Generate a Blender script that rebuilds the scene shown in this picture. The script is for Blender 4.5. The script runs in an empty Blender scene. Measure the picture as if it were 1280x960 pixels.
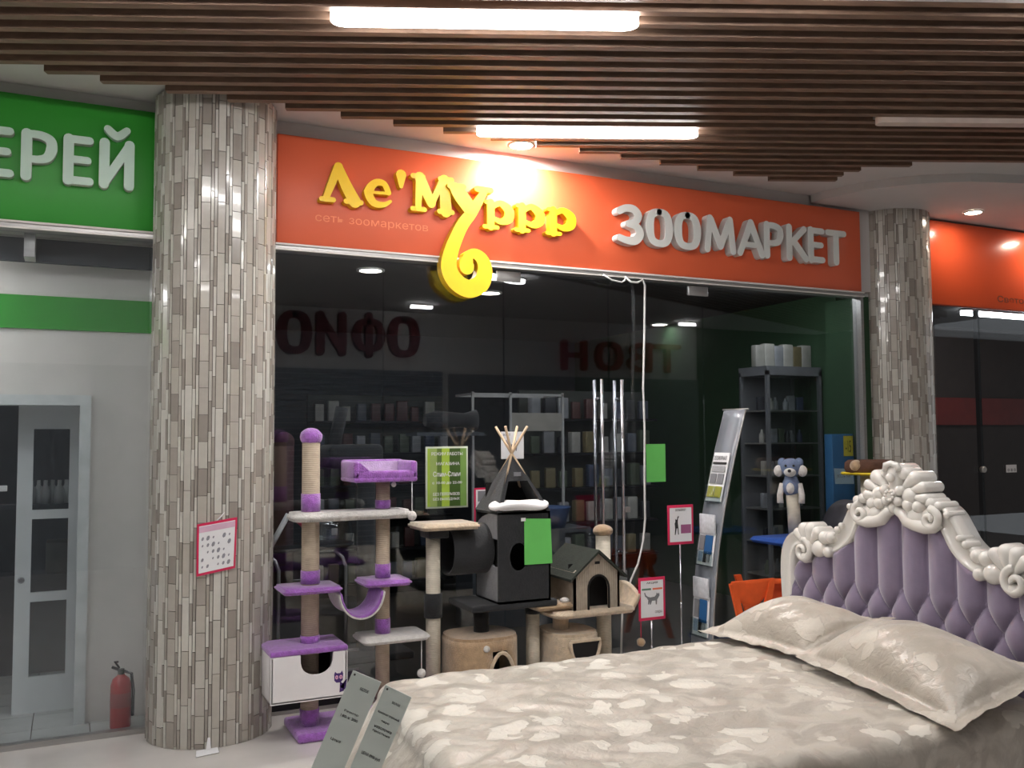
import bpy, bmesh, math, random
from mathutils import Vector, Matrix
R = math.radians
PI = math.pi
sc = bpy.context.scene
col = sc.collection
random.seed(7)

# ------------------------------------------------------------------ camera
# World frame: X runs along the pet shop front, Y goes into the shop, Z is up.
cam_d = bpy.data.cameras.new('camera'); cam = bpy.data.objects.new('camera', cam_d); col.objects.link(cam)
cam_d.sensor_width = 36.0; cam_d.lens = 36.0 * 1150 / 1280; cam_d.clip_start = 0.02
def cam_rot(yaw, pitch, roll):
    a, p, r = R(yaw), R(pitch), R(roll)
    f = Vector((math.sin(a)*math.cos(p), math.cos(a)*math.cos(p), math.sin(p)))
    rt = Vector((math.cos(a), -math.sin(a), 0)); up = rt.cross(f)
    rt2 = rt*math.cos(r) + up*math.sin(r); up2 = up*math.cos(r) - rt*math.sin(r)
    return Matrix((rt2, up2, -f)).transposed()
cam.matrix_world = Matrix.Translation((0, -5.68, 1.65)) @ cam_rot(25.6, 3.28, -0.35).to_4x4()
sc.camera = cam

# ------------------------------------------------------------------ world, view
sc.view_settings.view_transform = 'Standard'; sc.view_settings.look = 'None'
sc.view_settings.gamma = 1.0; sc.view_settings.use_curve_mapping = False
sc.view_settings.exposure = 0.55
w = bpy.data.worlds.new('world'); sc.world = w; w.use_nodes = True
w.node_tree.nodes['Background'].inputs[0].default_value = (0.72, 0.74, 0.76, 1)
w.node_tree.nodes['Background'].inputs[1].default_value = 0.55
TUBE_L = 22.0          # radiance of the linear lamps
DOWN_L = 30.0          # radiance of the round downlights
WARM = (1.0, 0.91, 0.80); COOL = (0.86, 0.90, 1.0)

# ------------------------------------------------------------------ materials
def s2l(c):
    return tuple(((v/255)/12.92 if v/255 <= .04045 else (((v/255)+.055)/1.055)**2.4) for v in c)
MATS = {}
def M(name, rgb, rough=.6, metal=0., var=.10, scale=9., bump=0., bscale=80., spec=.5, coat=0., sheen=0., rnd=0., stretch=(1,1,1)):
    """procedural material: base colour broken up by noise, optional fine bump"""
    if name in MATS: return MATS[name]
    m = bpy.data.materials.new(name); m.use_nodes = True; nt = m.node_tree; N = nt.nodes; L = nt.links
    b = N['Principled BSDF']; c = s2l(rgb)
    tc = N.new('ShaderNodeTexCoord'); mp = N.new('ShaderNodeMapping'); mp.inputs['Scale'].default_value = stretch
    L.new(tc.outputs['Object'], mp.inputs[0])
    no = N.new('ShaderNodeTexNoise'); no.inputs['Scale'].default_value = scale; no.inputs['Detail'].default_value = 4
    L.new(mp.outputs[0], no.inputs['Vector'])
    cr = N.new('ShaderNodeValToRGB'); cr.color_ramp.elements[0].position = .3; cr.color_ramp.elements[1].position = .7
    cr.color_ramp.elements[0].color = (*[v*(1-var) for v in c], 1); cr.color_ramp.elements[1].color = (*[min(1, v*(1+var)) for v in c], 1)
    L.new(no.outputs['Fac'], cr.inputs[0])
    out = cr.outputs[0]
    if rnd:
        oi = N.new('ShaderNodeObjectInfo'); hv = N.new('ShaderNodeHueSaturation'); mr = N.new('ShaderNodeMapRange')
        mr.inputs['To Min'].default_value = 1-rnd; mr.inputs['To Max'].default_value = 1+rnd
        L.new(oi.outputs['Random'], mr.inputs['Value']); L.new(mr.outputs[0], hv.inputs['Value']); L.new(out, hv.inputs['Color']); out = hv.outputs[0]
    L.new(out, b.inputs['Base Color'])
    b.inputs['Roughness'].default_value = rough; b.inputs['Metallic'].default_value = metal
    b.inputs['Specular IOR Level'].default_value = spec; b.inputs['Coat Weight'].default_value = coat
    b.inputs['Sheen Weight'].default_value = sheen
    if bump:
        n2 = N.new('ShaderNodeTexNoise'); n2.inputs['Scale'].default_value = bscale; n2.inputs['Detail'].default_value = 3
        L.new(mp.outputs[0], n2.inputs['Vector'])
        bp = N.new('ShaderNodeBump'); bp.inputs['Strength'].default_value = bump; bp.inputs['Distance'].default_value = .01
        L.new(n2.outputs['Fac'], bp.inputs['Height']); L.new(bp.outputs[0], b.inputs['Normal'])
    MATS[name] = m; return m

def emis(name, rgb, strength):
    m = bpy.data.materials.new(name); m.use_nodes = True; nt = m.node_tree
    b = nt.nodes['Principled BSDF']; b.inputs['Emission Color'].default_value = (*rgb, 1); b.inputs['Emission Strength'].default_value = strength
    b.inputs['Base Color'].default_value = (.9, .9, .9, 1)
    MATS[name] = m; return m

def glass_mat(name, tint, refl=1.0, base=.02):
    """thin pane: see-through sheet with an angle dependent mirror reflection"""
    m = bpy.data.materials.new(name); m.use_nodes = True; nt = m.node_tree; N = nt.nodes; L = nt.links
    N.remove(N['Principled BSDF']); o = N['Material Output']
    t = N.new('ShaderNodeBsdfTransparent'); t.inputs[0].default_value = (*tint, 1)
    g = N.new('ShaderNodeBsdfGlossy'); g.inputs['Roughness'].default_value = 0.012; g.inputs[0].default_value = (.95, .97, 1, 1)
    # Schlick reflectance from the angle of incidence, the same on both faces of the thin sheet
    ge = N.new('ShaderNodeNewGeometry'); dt = N.new('ShaderNodeVectorMath'); dt.operation = 'DOT_PRODUCT'
    L.new(ge.outputs['Incoming'], dt.inputs[0]); L.new(ge.outputs['Normal'], dt.inputs[1])
    ab = N.new('ShaderNodeMath'); ab.operation = 'ABSOLUTE'; L.new(dt.outputs['Value'], ab.inputs[0])
    om = N.new('ShaderNodeMath'); om.operation = 'SUBTRACT'; om.inputs[0].default_value = 1; L.new(ab.outputs[0], om.inputs[1])
    f = N.new('ShaderNodeMath'); f.operation = 'POWER'; f.inputs[1].default_value = 5; L.new(om.outputs[0], f.inputs[0])
    ma = N.new('ShaderNodeMath'); ma.operation = 'MULTIPLY_ADD'; ma.inputs[1].default_value = .9; ma.inputs[2].default_value = .04*refl+base*.5; ma.use_clamp = True
    mx = N.new('ShaderNodeMixShader')
    L.new(f.outputs[0], ma.inputs[0]); L.new(ma.outputs[0], mx.inputs[0]); L.new(t.outputs[0], mx.inputs[1]); L.new(g.outputs[0], mx.inputs[2]); L.new(mx.outputs[0], o.inputs[0])
    MATS[name] = m; return m

def band_mat(name, rgb, rgb2, freq, axis='Z', rough=.9, bump=.5):
    """wound sisal rope / ribbed surfaces: bands along one axis with relief"""
    m = M(name, rgb, rough=rough, var=.12, scale=25); nt = m.node_tree; N = nt.nodes; L = nt.links; b = N['Principled BSDF']
    wv = N.new('ShaderNodeTexWave'); wv.bands_direction = axis; wv.inputs['Scale'].default_value = freq; wv.inputs['Distortion'].default_value = .6; wv.inputs['Detail'].default_value = 2
    tc = N.new('ShaderNodeTexCoord'); L.new(tc.outputs['Object'], wv.inputs[0])
    old = b.inputs['Base Color'].links[0].from_socket
    mx = N.new('ShaderNodeMix'); mx.data_type = 'RGBA'; mx.inputs['B'].default_value = (*s2l(rgb2), 1)
    mr = N.new('ShaderNodeMath'); mr.operation = 'MULTIPLY'; mr.inputs[1].default_value = .55; L.new(wv.outputs['Fac'], mr.inputs[0])
    L.new(mr.outputs[0], mx.inputs['Factor']); L.new(old, mx.inputs['A']); L.new(mx.outputs['Result'], b.inputs['Base Color'])
    bp = N.new('ShaderNodeBump'); bp.inputs['Strength'].default_value = bump; bp.inputs['Distance'].default_value = .006
    L.new(wv.outputs['Fac'], bp.inputs['Height']); L.new(bp.outputs[0], b.inputs['Normal'])
    return m

def satin_mat(name, light, dark, flower, pscale, rough=.38):
    """jacquard satin: large leaf and blossom shapes, woven sheen, fine thread relief"""
    m = bpy.data.materials.new(name); m.use_nodes = True; nt = m.node_tree; N = nt.nodes; L = nt.links; b = N['Principled BSDF']
    tc = N.new('ShaderNodeTexCoord')
    n0 = N.new('ShaderNodeTexNoise'); n0.inputs['Scale'].default_value = pscale*1.4; n0.inputs['Detail'].default_value = 2
    L.new(tc.outputs['Object'], n0.inputs['Vector'])
    va = N.new('ShaderNodeVectorMath'); va.operation = 'SCALE'; va.inputs['Scale'].default_value = .22
    L.new(n0.outputs['Color'], va.inputs[0])
    vb = N.new('ShaderNodeVectorMath'); vb.operation = 'ADD'; L.new(tc.outputs['Object'], vb.inputs[0]); L.new(va.outputs[0], vb.inputs[1])
    v1 = N.new('ShaderNodeTexVoronoi'); v1.inputs['Scale'].default_value = pscale; v1.feature = 'F1'; v1.inputs['Randomness'].default_value = .85
    L.new(vb.outputs[0], v1.inputs['Vector'])
    n1 = N.new('ShaderNodeTexNoise'); n1.inputs['Scale'].default_value = pscale*2.6; n1.inputs['Detail'].default_value = 5; L.new(vb.outputs[0], n1.inputs['Vector'])
    ad = N.new('ShaderNodeMath'); ad.operation = 'MULTIPLY_ADD'; ad.inputs[1].default_value = .55; L.new(n1.outputs['Fac'], ad.inputs[0]); L.new(v1.outputs['Distance'], ad.inputs[2])
    r1 = N.new('ShaderNodeValToRGB'); e = r1.color_ramp.elements; e[0].position = .585; e[0].color = (1,1,1,1); e[1].position = .615; e[1].color = (0,0,0,1)
    L.new(ad.outputs[0], r1.inputs[0])
    n2 = N.new('ShaderNodeTexNoise'); n2.inputs['Scale'].default_value = pscale*1.1; n2.inputs['Detail'].default_value = 6; n2.inputs['Distortion'].default_value = 1.2; L.new(tc.outputs['Object'], n2.inputs['Vector'])
    r2 = N.new('ShaderNodeValToRGB'); e = r2.color_ramp.elements; e[0].position = .44; e[0].color = (*s2l(dark),1); e[1].position = .56; e[1].color = (*s2l(light),1)
    L.new(n2.outputs['Fac'], r2.inputs[0])
    mx = N.new('ShaderNodeMix'); mx.data_type = 'RGBA'; mx.inputs['B'].default_value = (*s2l(flower), 1)
    L.new(r1.outputs[0], mx.inputs['Factor']); L.new(r2.outputs[0], mx.inputs['A']); L.new(mx.outputs['Result'], b.inputs['Base Color'])
    rr = N.new('ShaderNodeMapRange'); rr.inputs['To Min'].default_value = rough; rr.inputs['To Max'].default_value = rough+.18
    L.new(r1.outputs[0], rr.inputs['Value']); L.new(rr.outputs[0], b.inputs['Roughness'])
    b.inputs['Sheen Weight'].default_value = .35; b.inputs['Specular IOR Level'].default_value = .6
    n3 = N.new('ShaderNodeTexNoise'); n3.inputs['Scale'].default_value = 26; n3.inputs['Detail'].default_value = 5; n3.inputs['Distortion'].default_value = .8; L.new(tc.outputs['Object'], n3.inputs['Vector'])
    a2 = N.new('ShaderNodeMath'); a2.operation = 'MULTIPLY_ADD'; a2.inputs[1].default_value = .5; L.new(r1.outputs[0], a2.inputs[0]); L.new(n3.outputs['Fac'], a2.inputs[2])
    bp = N.new('ShaderNodeBump'); bp.inputs['Strength'].default_value = .45; bp.inputs['Distance'].default_value = .012
    L.new(a2.outputs[0], bp.inputs['Height']); L.new(bp.outputs[0], b.inputs['Normal'])
    MATS[name] = m; return m

white_paint = M('white_paint', (214, 210, 205), .6, var=.03)
ceil_white = M('ceiling_white', (205, 202, 200), .7, var=.04, scale=2)
slat_m = M('slat_wood', (112, 88, 72), .55, var=.2, scale=3, stretch=(.6, 8, 8), bump=.15, rnd=.12)
orange = M('orange_acrylic', (224, 100, 62), .42, var=.03, scale=1.5)
orange_gloss = M('glossy_orange_acrylic', (224, 92, 54), .25, var=.03, scale=1.5, coat=.3)
green_ac = M('green_acrylic', (40, 146, 38), .45, var=.03, scale=1.5)
yellow = M('yellow_acrylic', (250, 205, 30), .35, var=.03)
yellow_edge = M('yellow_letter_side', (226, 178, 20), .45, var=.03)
letter_white = M('letter_white', (215, 218, 214), .4, var=.03)
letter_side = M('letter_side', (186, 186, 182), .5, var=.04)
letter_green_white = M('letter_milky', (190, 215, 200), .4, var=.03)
alu = M('brushed_aluminium', (176, 174, 172), .38, .7, var=.08, scale=4, stretch=(1, 20, 20))
steel = M('polished_steel', (200, 200, 205), .2, 1.0, var=.05)
dark_metal = M('dark_metal', (38, 38, 42), .4, .5)
glass_main = glass_mat('shop_glass', (.90, .92, .93), 1.15, .035)
glass_left = glass_mat('shop_glass_clear', (.89, .91, .92), 1.0, .035)
glass_case = glass_mat('case_glass', (.9, .92, .92), .8, .01)
clear_plastic = glass_mat('clear_plastic', (.82, .86, .86), 1.2, .06)
floor_m = M('polished_floor_tile', (206, 202, 198), .16, var=.06, scale=3, coat=.3)
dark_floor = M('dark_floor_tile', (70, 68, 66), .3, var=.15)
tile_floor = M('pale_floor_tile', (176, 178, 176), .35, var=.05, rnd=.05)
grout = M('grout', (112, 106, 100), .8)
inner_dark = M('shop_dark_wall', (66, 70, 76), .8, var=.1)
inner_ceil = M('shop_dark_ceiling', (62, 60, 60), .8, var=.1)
green_wall = M('green_wall', (46, 76, 50), .7, var=.06)
sisal = band_mat('sisal_rope', (186, 170, 150), (152, 136, 118), 42)
sisal_white = band_mat('pale_sisal_rope', (214, 206, 190), (188, 178, 160), 42)
smooth_white = M('white_felt', (226, 223, 224), .9, var=.03)
purple = M('purple_plush', (158, 96, 186), .95, var=.22, scale=40, bump=.8, bscale=140, sheen=.6)
white_fur = M('white_plush', (212, 208, 204), .95, var=.12, scale=40, bump=.8, bscale=140, sheen=.5)
lilac = M('lilac_plush', (206, 186, 216), .95, var=.1, scale=40, bump=.6, bscale=140)
tan = M('tan_plush', (176, 148, 116), .95, var=.16, scale=30, bump=.8, bscale=140, sheen=.5)
tan_light = M('pale_tan_plush', (206, 186, 160), .95, var=.16, scale=30, bump=.8, bscale=140, sheen=.5)
black_felt = M('black_felt', (34, 35, 38), .95, var=.15, scale=30, bump=.3, sheen=.2)
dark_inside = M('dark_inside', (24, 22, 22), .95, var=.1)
grey_felt = M('grey_felt', (150, 150, 152), .95, var=.08, scale=30, bump=.3)
roof_felt = M('dark_green_felt', (44, 48, 42), .95, var=.15, scale=30, bump=.3)
wood_pale = M('pale_wood', (196, 170, 140), .6, var=.15, scale=6, stretch=(6, 6, 1))
white_cloth = M('white_cloth', (238, 238, 240), .9, var=.03, bump=.3, bscale=30)
reed = band_mat('woven_reed', (186, 174, 158), (112, 98, 86), 30, 'X')
paper_green = M('green_paper', (104, 196, 96), .7, var=.03)
paper_white = M('white_paper', (226, 226, 228), .6, var=.02)
pink = M('crimson_border', (208, 36, 84), .5, var=.04)
ink = M('black_ink', (40, 38, 40), .6)
ink_grey = M('grey_ink', (120, 120, 124), .6)
blue_ink = M('blue_print', (30, 84, 134), .5)
yellow_ink = M('yellow_print', (214, 200, 92), .5)
grey_acrylic = M('grey_acrylic', (128, 132, 140), .22, var=.05, coat=.4)
frame_white = M('white_lacquer', (226, 222, 216), .25, var=.03, coat=.6)
uphol = M('mauve_velvet', (132, 119, 143), .75, var=.07, scale=14, sheen=.6, bump=.12, bscale=220)
spread_m = satin_mat('jacquard_bedspread', (196, 188, 175), (172, 163, 150), (217, 211, 199), 4.9)
pillow_m = satin_mat('jacquard_pillow', (186, 177, 164), (174, 165, 152), (198, 190, 177), 4.4, .30)
card_m = M('price_card', (194, 204, 200), .3, var=.03, coat=.3)
red_paint = M('red_paint', (170, 30, 36), .3, var=.06, coat=.4)
orange_cloth = M('orange_cloth', (240, 96, 36), .8, var=.08, scale=14, bump=.2)
blue_plush = M('blue_plush', (44, 84, 168), .95, var=.14, scale=30, bump=.6, bscale=140)
bluegrey_plush = M('grey_blue_plush', (112, 126, 156), .95, var=.14, scale=30, bump=.6, bscale=140)
brown_plush = M('brown_plush', (96, 66, 52), .95, var=.16, scale=30, bump=.6, bscale=140)
yellow_trim = M('yellow_trim', (214, 188, 40), .7)
pink_toy = M('pink_plastic', (226, 60, 96), .4)
cable_m = M('white_cable', (206, 206, 204), .5)
letter_red = M('red_letter', (150, 26, 36), .5)
letter_maroon = M('maroon_letter', (100, 30, 40), .6)
fascia = M('pale_fascia', (205, 205, 205), .6, var=.03)
shutter = M('shutter_steel', (126, 134, 144), .45, .3)

# ------------------------------------------------------------------ object helpers
def tag(o, label=None, cat=None, group=None, kind=None):
    if label: o['label'] = label
    if cat: o['category'] = cat
    if group: o['group'] = group
    if kind: o['kind'] = kind
    return o
def wloc(o):
    p = Vector((0, 0, 0))
    while o is not None: p += o.location; o = o.parent
    return p
def thing(name, label, cat, loc, group=None, kind=None):
    o = bpy.data.objects.new(name, None); o.empty_display_size = .05; col.objects.link(o); o.location = loc
    return tag(o, label, cat, group, kind)
class G:
    """collects shapes given in world coordinates; build() links them as one mesh object"""
    def __init__(s): s.v = []; s.f = []; s.sm = []
    def add(s, vs, fs, smooth=False):
        n = len(s.v); s.v += [tuple(v) for v in vs]; s.f += [tuple(i+n for i in f) for f in fs]; s.sm += [smooth]*len(fs); return s
    def box(s, x0, x1, y0, y1, z0, z1, rot=0, c=None):
        vs = [Vector((x, y, z)) for x in (x0, x1) for y in (y0, y1) for z in (z0, z1)]
        if rot:
            c = Vector(c or ((x0+x1)/2, (y0+y1)/2, 0)); m = Matrix.Rotation(rot, 3, 'Z')
            vs = [m @ (v-c) + c for v in vs]
        return s.add(vs, [(0,1,3,2),(4,6,7,5),(0,4,5,1),(2,3,7,6),(0,2,6,4),(1,5,7,3)])
    def bbox(s, x0, x1, y0, y1, z0, z1, b=.01, rot=0):
        """box with chamfered edges"""
        bm = bmesh.new(); bmesh.ops.create_cube(bm, size=1)
        for v in bm.verts: v.co = Vector(((x0+x1)/2 + v.co.x*(x1-x0), (y0+y1)/2 + v.co.y*(y1-y0), (z0+z1)/2 + v.co.z*(z1-z0)))
        bmesh.ops.bevel(bm, geom=bm.edges[:], offset=b, segments=2, affect='EDGES', profile=.5)
        if rot:
            c = Vector(((x0+x1)/2, (y0+y1)/2, 0)); m = Matrix.Rotation(rot, 3, 'Z')
            for v in bm.verts: v.co = m @ (v.co-c) + c
        bm.verts.index_update(); s.add([v.co.copy() for v in bm.verts], [[v.index for v in f.verts] for f in bm.faces], True); bm.free(); return s
    def quad(s, a, b, c, d): return s.add([a, b, c, d], [(0,1,2,3)])
    def slab(s, pts, th):
        """flat polygon (list of 3-D points) given thickness along its normal"""
        P = [Vector(p) for p in pts]; n = (P[1]-P[0]).cross(P[2]-P[0]).normalized()*th; k = len(P)
        vs = P + [p+n for p in P]
        return s.add(vs, [tuple(range(k))[::-1], tuple(range(k, 2*k))] + [(i, (i+1) % k, (i+1) % k + k, i+k) for i in range(k)])
    def prism(s, poly, axis, a0, a1, smooth=False):
        """2-D polygon extruded along x, y or z. coordinates of poly: the other two axes in order"""
        def P(u, v, a): return (a,u,v) if axis == 'x' else ((u,a,v) if axis == 'y' else (u,v,a))
        k = len(poly); vs = [P(u, v, a0) for u, v in poly] + [P(u, v, a1) for u, v in poly]
        s.add(vs, [tuple(range(k)), tuple(range(k, 2*k))[::-1]]); n = len(s.v)-2*k
        s.f += [(n+i, n+i+k, n+(i+1) % k+k, n+(i+1) % k) for i in range(k)]; s.sm += [smooth]*k; return s
    def tube(s, path, r, seg=10, cap=True, flat=1.0, closed=False):
        P = [Vector(p) for p in path]; n = len(P); rr = r if isinstance(r, (list, tuple)) else [r]*n
        rings = []; up = None
        for i, p in enumerate(P):
            if closed: t = (P[(i+1) % n]-P[i-1]).normalized()
            else: t = (P[min(i+1, n-1)]-P[max(i-1, 0)]).normalized()
            if up is None:
                up = Vector((0, 0, 1)) if abs(t.z) < .9 else Vector((1, 0, 0))
            sd = t.cross(up)
            if sd.length < 1e-5: sd = t.cross(Vector((1, 0, 0)))
            sd.normalize(); up = sd.cross(t).normalized()
            rings.append([p + (sd*math.cos(2*PI*k/seg) + up*math.sin(2*PI*k/seg)*flat)*rr[i] for k in range(seg)])
        vs = [v for rg in rings for v in rg]; m = n if closed else n-1
        fs = [(i*seg+k, i*seg+(k+1) % seg, ((i+1) % n)*seg+(k+1) % seg, ((i+1) % n)*seg+k) for i in range(m) for k in range(seg)]
        s.add(vs, fs, True)
        if cap and not closed:
            b = len(s.v)-len(vs); s.f += [tuple(b+k for k in range(seg))[::-1], tuple(b+(n-1)*seg+k for k in range(seg))]; s.sm += [False, False]
        return s
    def cyl(s, x, y, z0, z1, r, seg=20): return s.tube([(x, y, z0), (x, y, z1)], r, seg)
    def lathe(s, prof, c, seg=20, axis='z', scale=(1,1), cap=True):
        """profile [(radius, height)] turned round an axis through c"""
        cx, cy, cz = c; vs = []
        for r, h in prof:
            for k in range(seg):
                a = 2*PI*k/seg; u = r*math.cos(a)*scale[0]; v = r*math.sin(a)*scale[1]
                vs.append((cx+u, cy+v, cz+h) if axis == 'z' else ((cx+h, cy+u, cz+v) if axis == 'x' else (cx+u, cy+h, cz+v)))
        n = len(prof); s.add(vs, [(i*seg+k, i*seg+(k+1) % seg, (i+1)*seg+(k+1) % seg, (i+1)*seg+k) for i in range(n-1) for k in range(seg)], True)
        if cap:
            b = len(s.v)-len(vs); s.f += [tuple(b+k for k in range(seg))[::-1], tuple(b+(n-1)*seg+k for k in range(seg))]; s.sm += [False, False]
        return s
    def ball(s, c, rx, ry=None, rz=None, seg=16, rings=10, jit=0, rot=None):
        ry = ry or rx; rz = rz or rx; vs = []
        for i in range(rings+1):
            t = PI*i/rings
            for k in range(seg):
                a = 2*PI*k/seg; j = 1+random.uniform(-jit, jit)
                v = Vector((rx*math.sin(t)*math.cos(a)*j, ry*math.sin(t)*math.sin(a)*j, rz*math.cos(t)*j))
                if rot: v = rot @ v
                vs.append((c[0]+v.x, c[1]+v.y, c[2]+v.z))
        return s.add(vs, [(i*seg+k, (i+1)*seg+k, (i+1)*seg+(k+1) % seg, i*seg+(k+1) % seg) for i in range(rings) for k in range(seg)], True)
    def grid(s, fn, nu, nv, smooth=True):
        vs = [fn(i/nu, j/nv) for i in range(nu+1) for j in range(nv+1)]
        return s.add(vs, [(i*(nv+1)+j, (i+1)*(nv+1)+j, (i+1)*(nv+1)+j+1, i*(nv+1)+j+1) for i in range(nu) for j in range(nv)], smooth)
    def mesh(s, name, origin=(0,0,0)):
        me = bpy.data.meshes.new(name); o = Vector(origin)
        me.from_pydata([tuple(Vector(v)-o) for v in s.v], [], s.f)
        me.polygons.foreach_set('use_smooth', s.sm); 
        bm = bmesh.new(); bm.from_mesh(me); bmesh.ops.recalc_face_normals(bm, faces=bm.faces[:]); bm.to_mesh(me); bm.free()
        me.update(); return me
    def build(s, name, mat, parent=None, label=None, cat=None, group=None, kind=None, solid=0):
        if parent is None:
            xs = [v[0] for v in s.v]; ys = [v[1] for v in s.v]; zs = [v[2] for v in s.v]
            org = Vector(((min(xs)+max(xs))/2, (min(ys)+max(ys))/2, min(zs)))
        else: org = wloc(parent)
        me = s.mesh(name, org); me.materials.append(mat)
        o = bpy.data.objects.new(name, me); col.objects.link(o)
        if parent is None: o.location = org
        else: o.parent = parent
        if solid:
            md = o.modifiers.new('solid', 'SOLIDIFY'); md.thickness = solid; md.offset = 0
        return tag(o, label, cat, group, kind)
def struct(name, g, mat, parent=None, label=None):
    return g.build(name, mat, parent, label=label, cat=None, kind='structure' if parent is None else None)
def B(*a): return G().box(*a)

def text_mesh(body, depth=.02, bold=0., bevel=0.):
    cu = bpy.data.curves.new('t', 'FONT'); cu.body = body; cu.extrude = depth/2; cu.offset = bold; cu.bevel_depth = bevel; cu.resolution_u = 4
    cu.size = 1.0; cu.align_x = 'CENTER'
    ob = bpy.data.objects.new('t', cu); col.objects.link(ob)
    dg = bpy.context.evaluated_depsgraph_get(); dg.update()
    me = bpy.data.meshes.new_from_object(ob.evaluated_get(dg)); bpy.data.objects.remove(ob); bpy.data.curves.remove(cu)
    return me
def text_part(name, body, u0, u1, z0, z1, frame, depth, mat, parent=None, bold=0., side=None, label=None, rows=1, **kw):
    """lettering fitted to a box. frame = (origin, right, up, normal): normal points to the reader"""
    me = text_mesh(body, .1, bold); vs = [v.co.copy() for v in me.vertices]
    xa, xb = min(v.x for v in vs), max(v.x for v in vs); ya, yb = min(v.y for v in vs), max(v.y for v in vs); za, zb = min(v.z for v in vs), max(v.z for v in vs)
    O, RT, UP, NN = [Vector(q) for q in frame]; org = wloc(parent) if parent else Vector((0,0,0))
    for v in me.vertices:
        c = v.co
        p = O + RT*(u0+(c.x-xa)/(xb-xa)*(u1-u0)) + UP*(z0+(c.y-ya)/(yb-ya)*(z1-z0)) + NN*((c.z-za)/(zb-za)*depth)
        v.co = p-org
    me.materials.clear(); me.materials.append(mat)
    if side:
        me.materials.append(side)
        for f in me.polygons:
            f.material_index = 0 if abs(f.normal.z) > .7 else 1
    me.update()
    o = bpy.data.objects.new(name, me); col.objects.link(o)
    if parent: o.parent = parent
    return tag(o, label, **kw)
FRONT = lambda y: ((0, y, 0), (1, 0, 0), (0, 0, 1), (0, -1, 0))
# ================================================================== SETTING
fl = struct('floor', G().box(-8, 14, -7.2, 0.0, -.1, 0), floor_m)
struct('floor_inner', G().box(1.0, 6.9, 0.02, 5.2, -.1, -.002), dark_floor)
fi = struct('floor_left_shop', G().box(-3.2, .55, 0.02, 4, -.1, -.008), grout)
me = B(-.147, .147, -.147, .147, 0, .008).mesh('tile'); me.materials.append(tile_floor)
for i in range(12):
    for j in range(12):
        o = bpy.data.objects.new('tile', me); col.objects.link(o); o.parent = fi
        o.location = Vector((-3.02+.3*i, .17+.3*j, -.008)) - fi.location
struct('floor_right_shop', G().box(7.0, 14, 0.02, 4, -.1, -.002), dark_floor)
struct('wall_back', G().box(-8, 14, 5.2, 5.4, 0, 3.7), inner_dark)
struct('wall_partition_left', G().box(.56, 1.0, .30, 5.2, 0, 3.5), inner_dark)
struct('wall_partition_right', G().box(6.16, 6.5, .45, 5.2, 0, 3.0), green_wall)
struct('wall_green', G().box(6.02, 6.14, .03, .44, 0, 2.82), green_wall)
# fascia wall behind the signs
struct('wall_fascia', G().box(-8, 14, .01, .16, 2.86, 3.75), ceil_white)
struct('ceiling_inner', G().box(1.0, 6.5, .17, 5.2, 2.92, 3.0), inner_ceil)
struct('ceiling_left_shop', G().box(-3.2, .56, .17, 4, 2.84, 2.9), white_paint)
struct('ceiling_right_shop', G().box(6.6, 14, .17, 4, 2.84, 2.9), inner_ceil)
# mall ceiling, slats hung below it
ceiling = struct('ceiling', G().box(-8, 14, -7.2, .005, 3.62, 3.74), ceil_white)
SL = -.4245                     # slope of the slats across the plan
ua = math.atan(SL)
def slat_ends(c):
    # left end
    xl = (c+.54)/.4245 if c > -.56 else -6.0
    if c <= -.56: xl = max(-6.0, (c+.5)/.4245)
    if c > -.70 and c <= -.56: xl = -.15
    if c >= .92: xr = 4.909 + (c-1.144)*(5.114-4.909)/(1.67-1.144) if c > 1.144 else 5.317 - (c-.92)*(5.317-4.909)/(1.144-.92)*.95
    else: xr = 12.5
    xr = min(xr, (c+6.9)/.4245)
    return xl, xr
c = -1.57; k = 0
while c < 1.72:
    xl, xr = slat_ends(c)
    if xr-xl > .2:
        L_ = (xr-xl)/math.cos(ua); g = G(); 
        o = G().box(0, L_, -.022, .022, 3.5, 3.6); m_ = Matrix.Rotation(ua, 3, 'Z')
        o.v = [tuple(m_ @ Vector(v) + Vector((xl, c+SL*xl, 0))) for v in o.v]
        so = o.build('slat', slat_m, ceiling)
    c += .1345; k += 1
# lower ceiling level on the camera side of the slat field
struct('ceiling_lower', G().prism([(-1.6, -.92), (12.4, -1.6+SL*12.4-.0), (12.4, -7.2), (-8, -7.2), (-8, -.92)], 'z', 3.5, 3.60), ceil_white)
# curved soffit round the right hand column
arc = [(5.45, -.01), (5.45, -.12), (5.55, -.48), (5.69, -.67), (5.80, -.80), (6.1, -1.0), (6.53, -1.13), (7.4, -1.3), (9, -1.45), (13.9, -1.5), (13.9, -.01)]
struct('ceiling_soffit', G().prism(arc, 'z', 3.555, 3.62), ceil_white)

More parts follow.
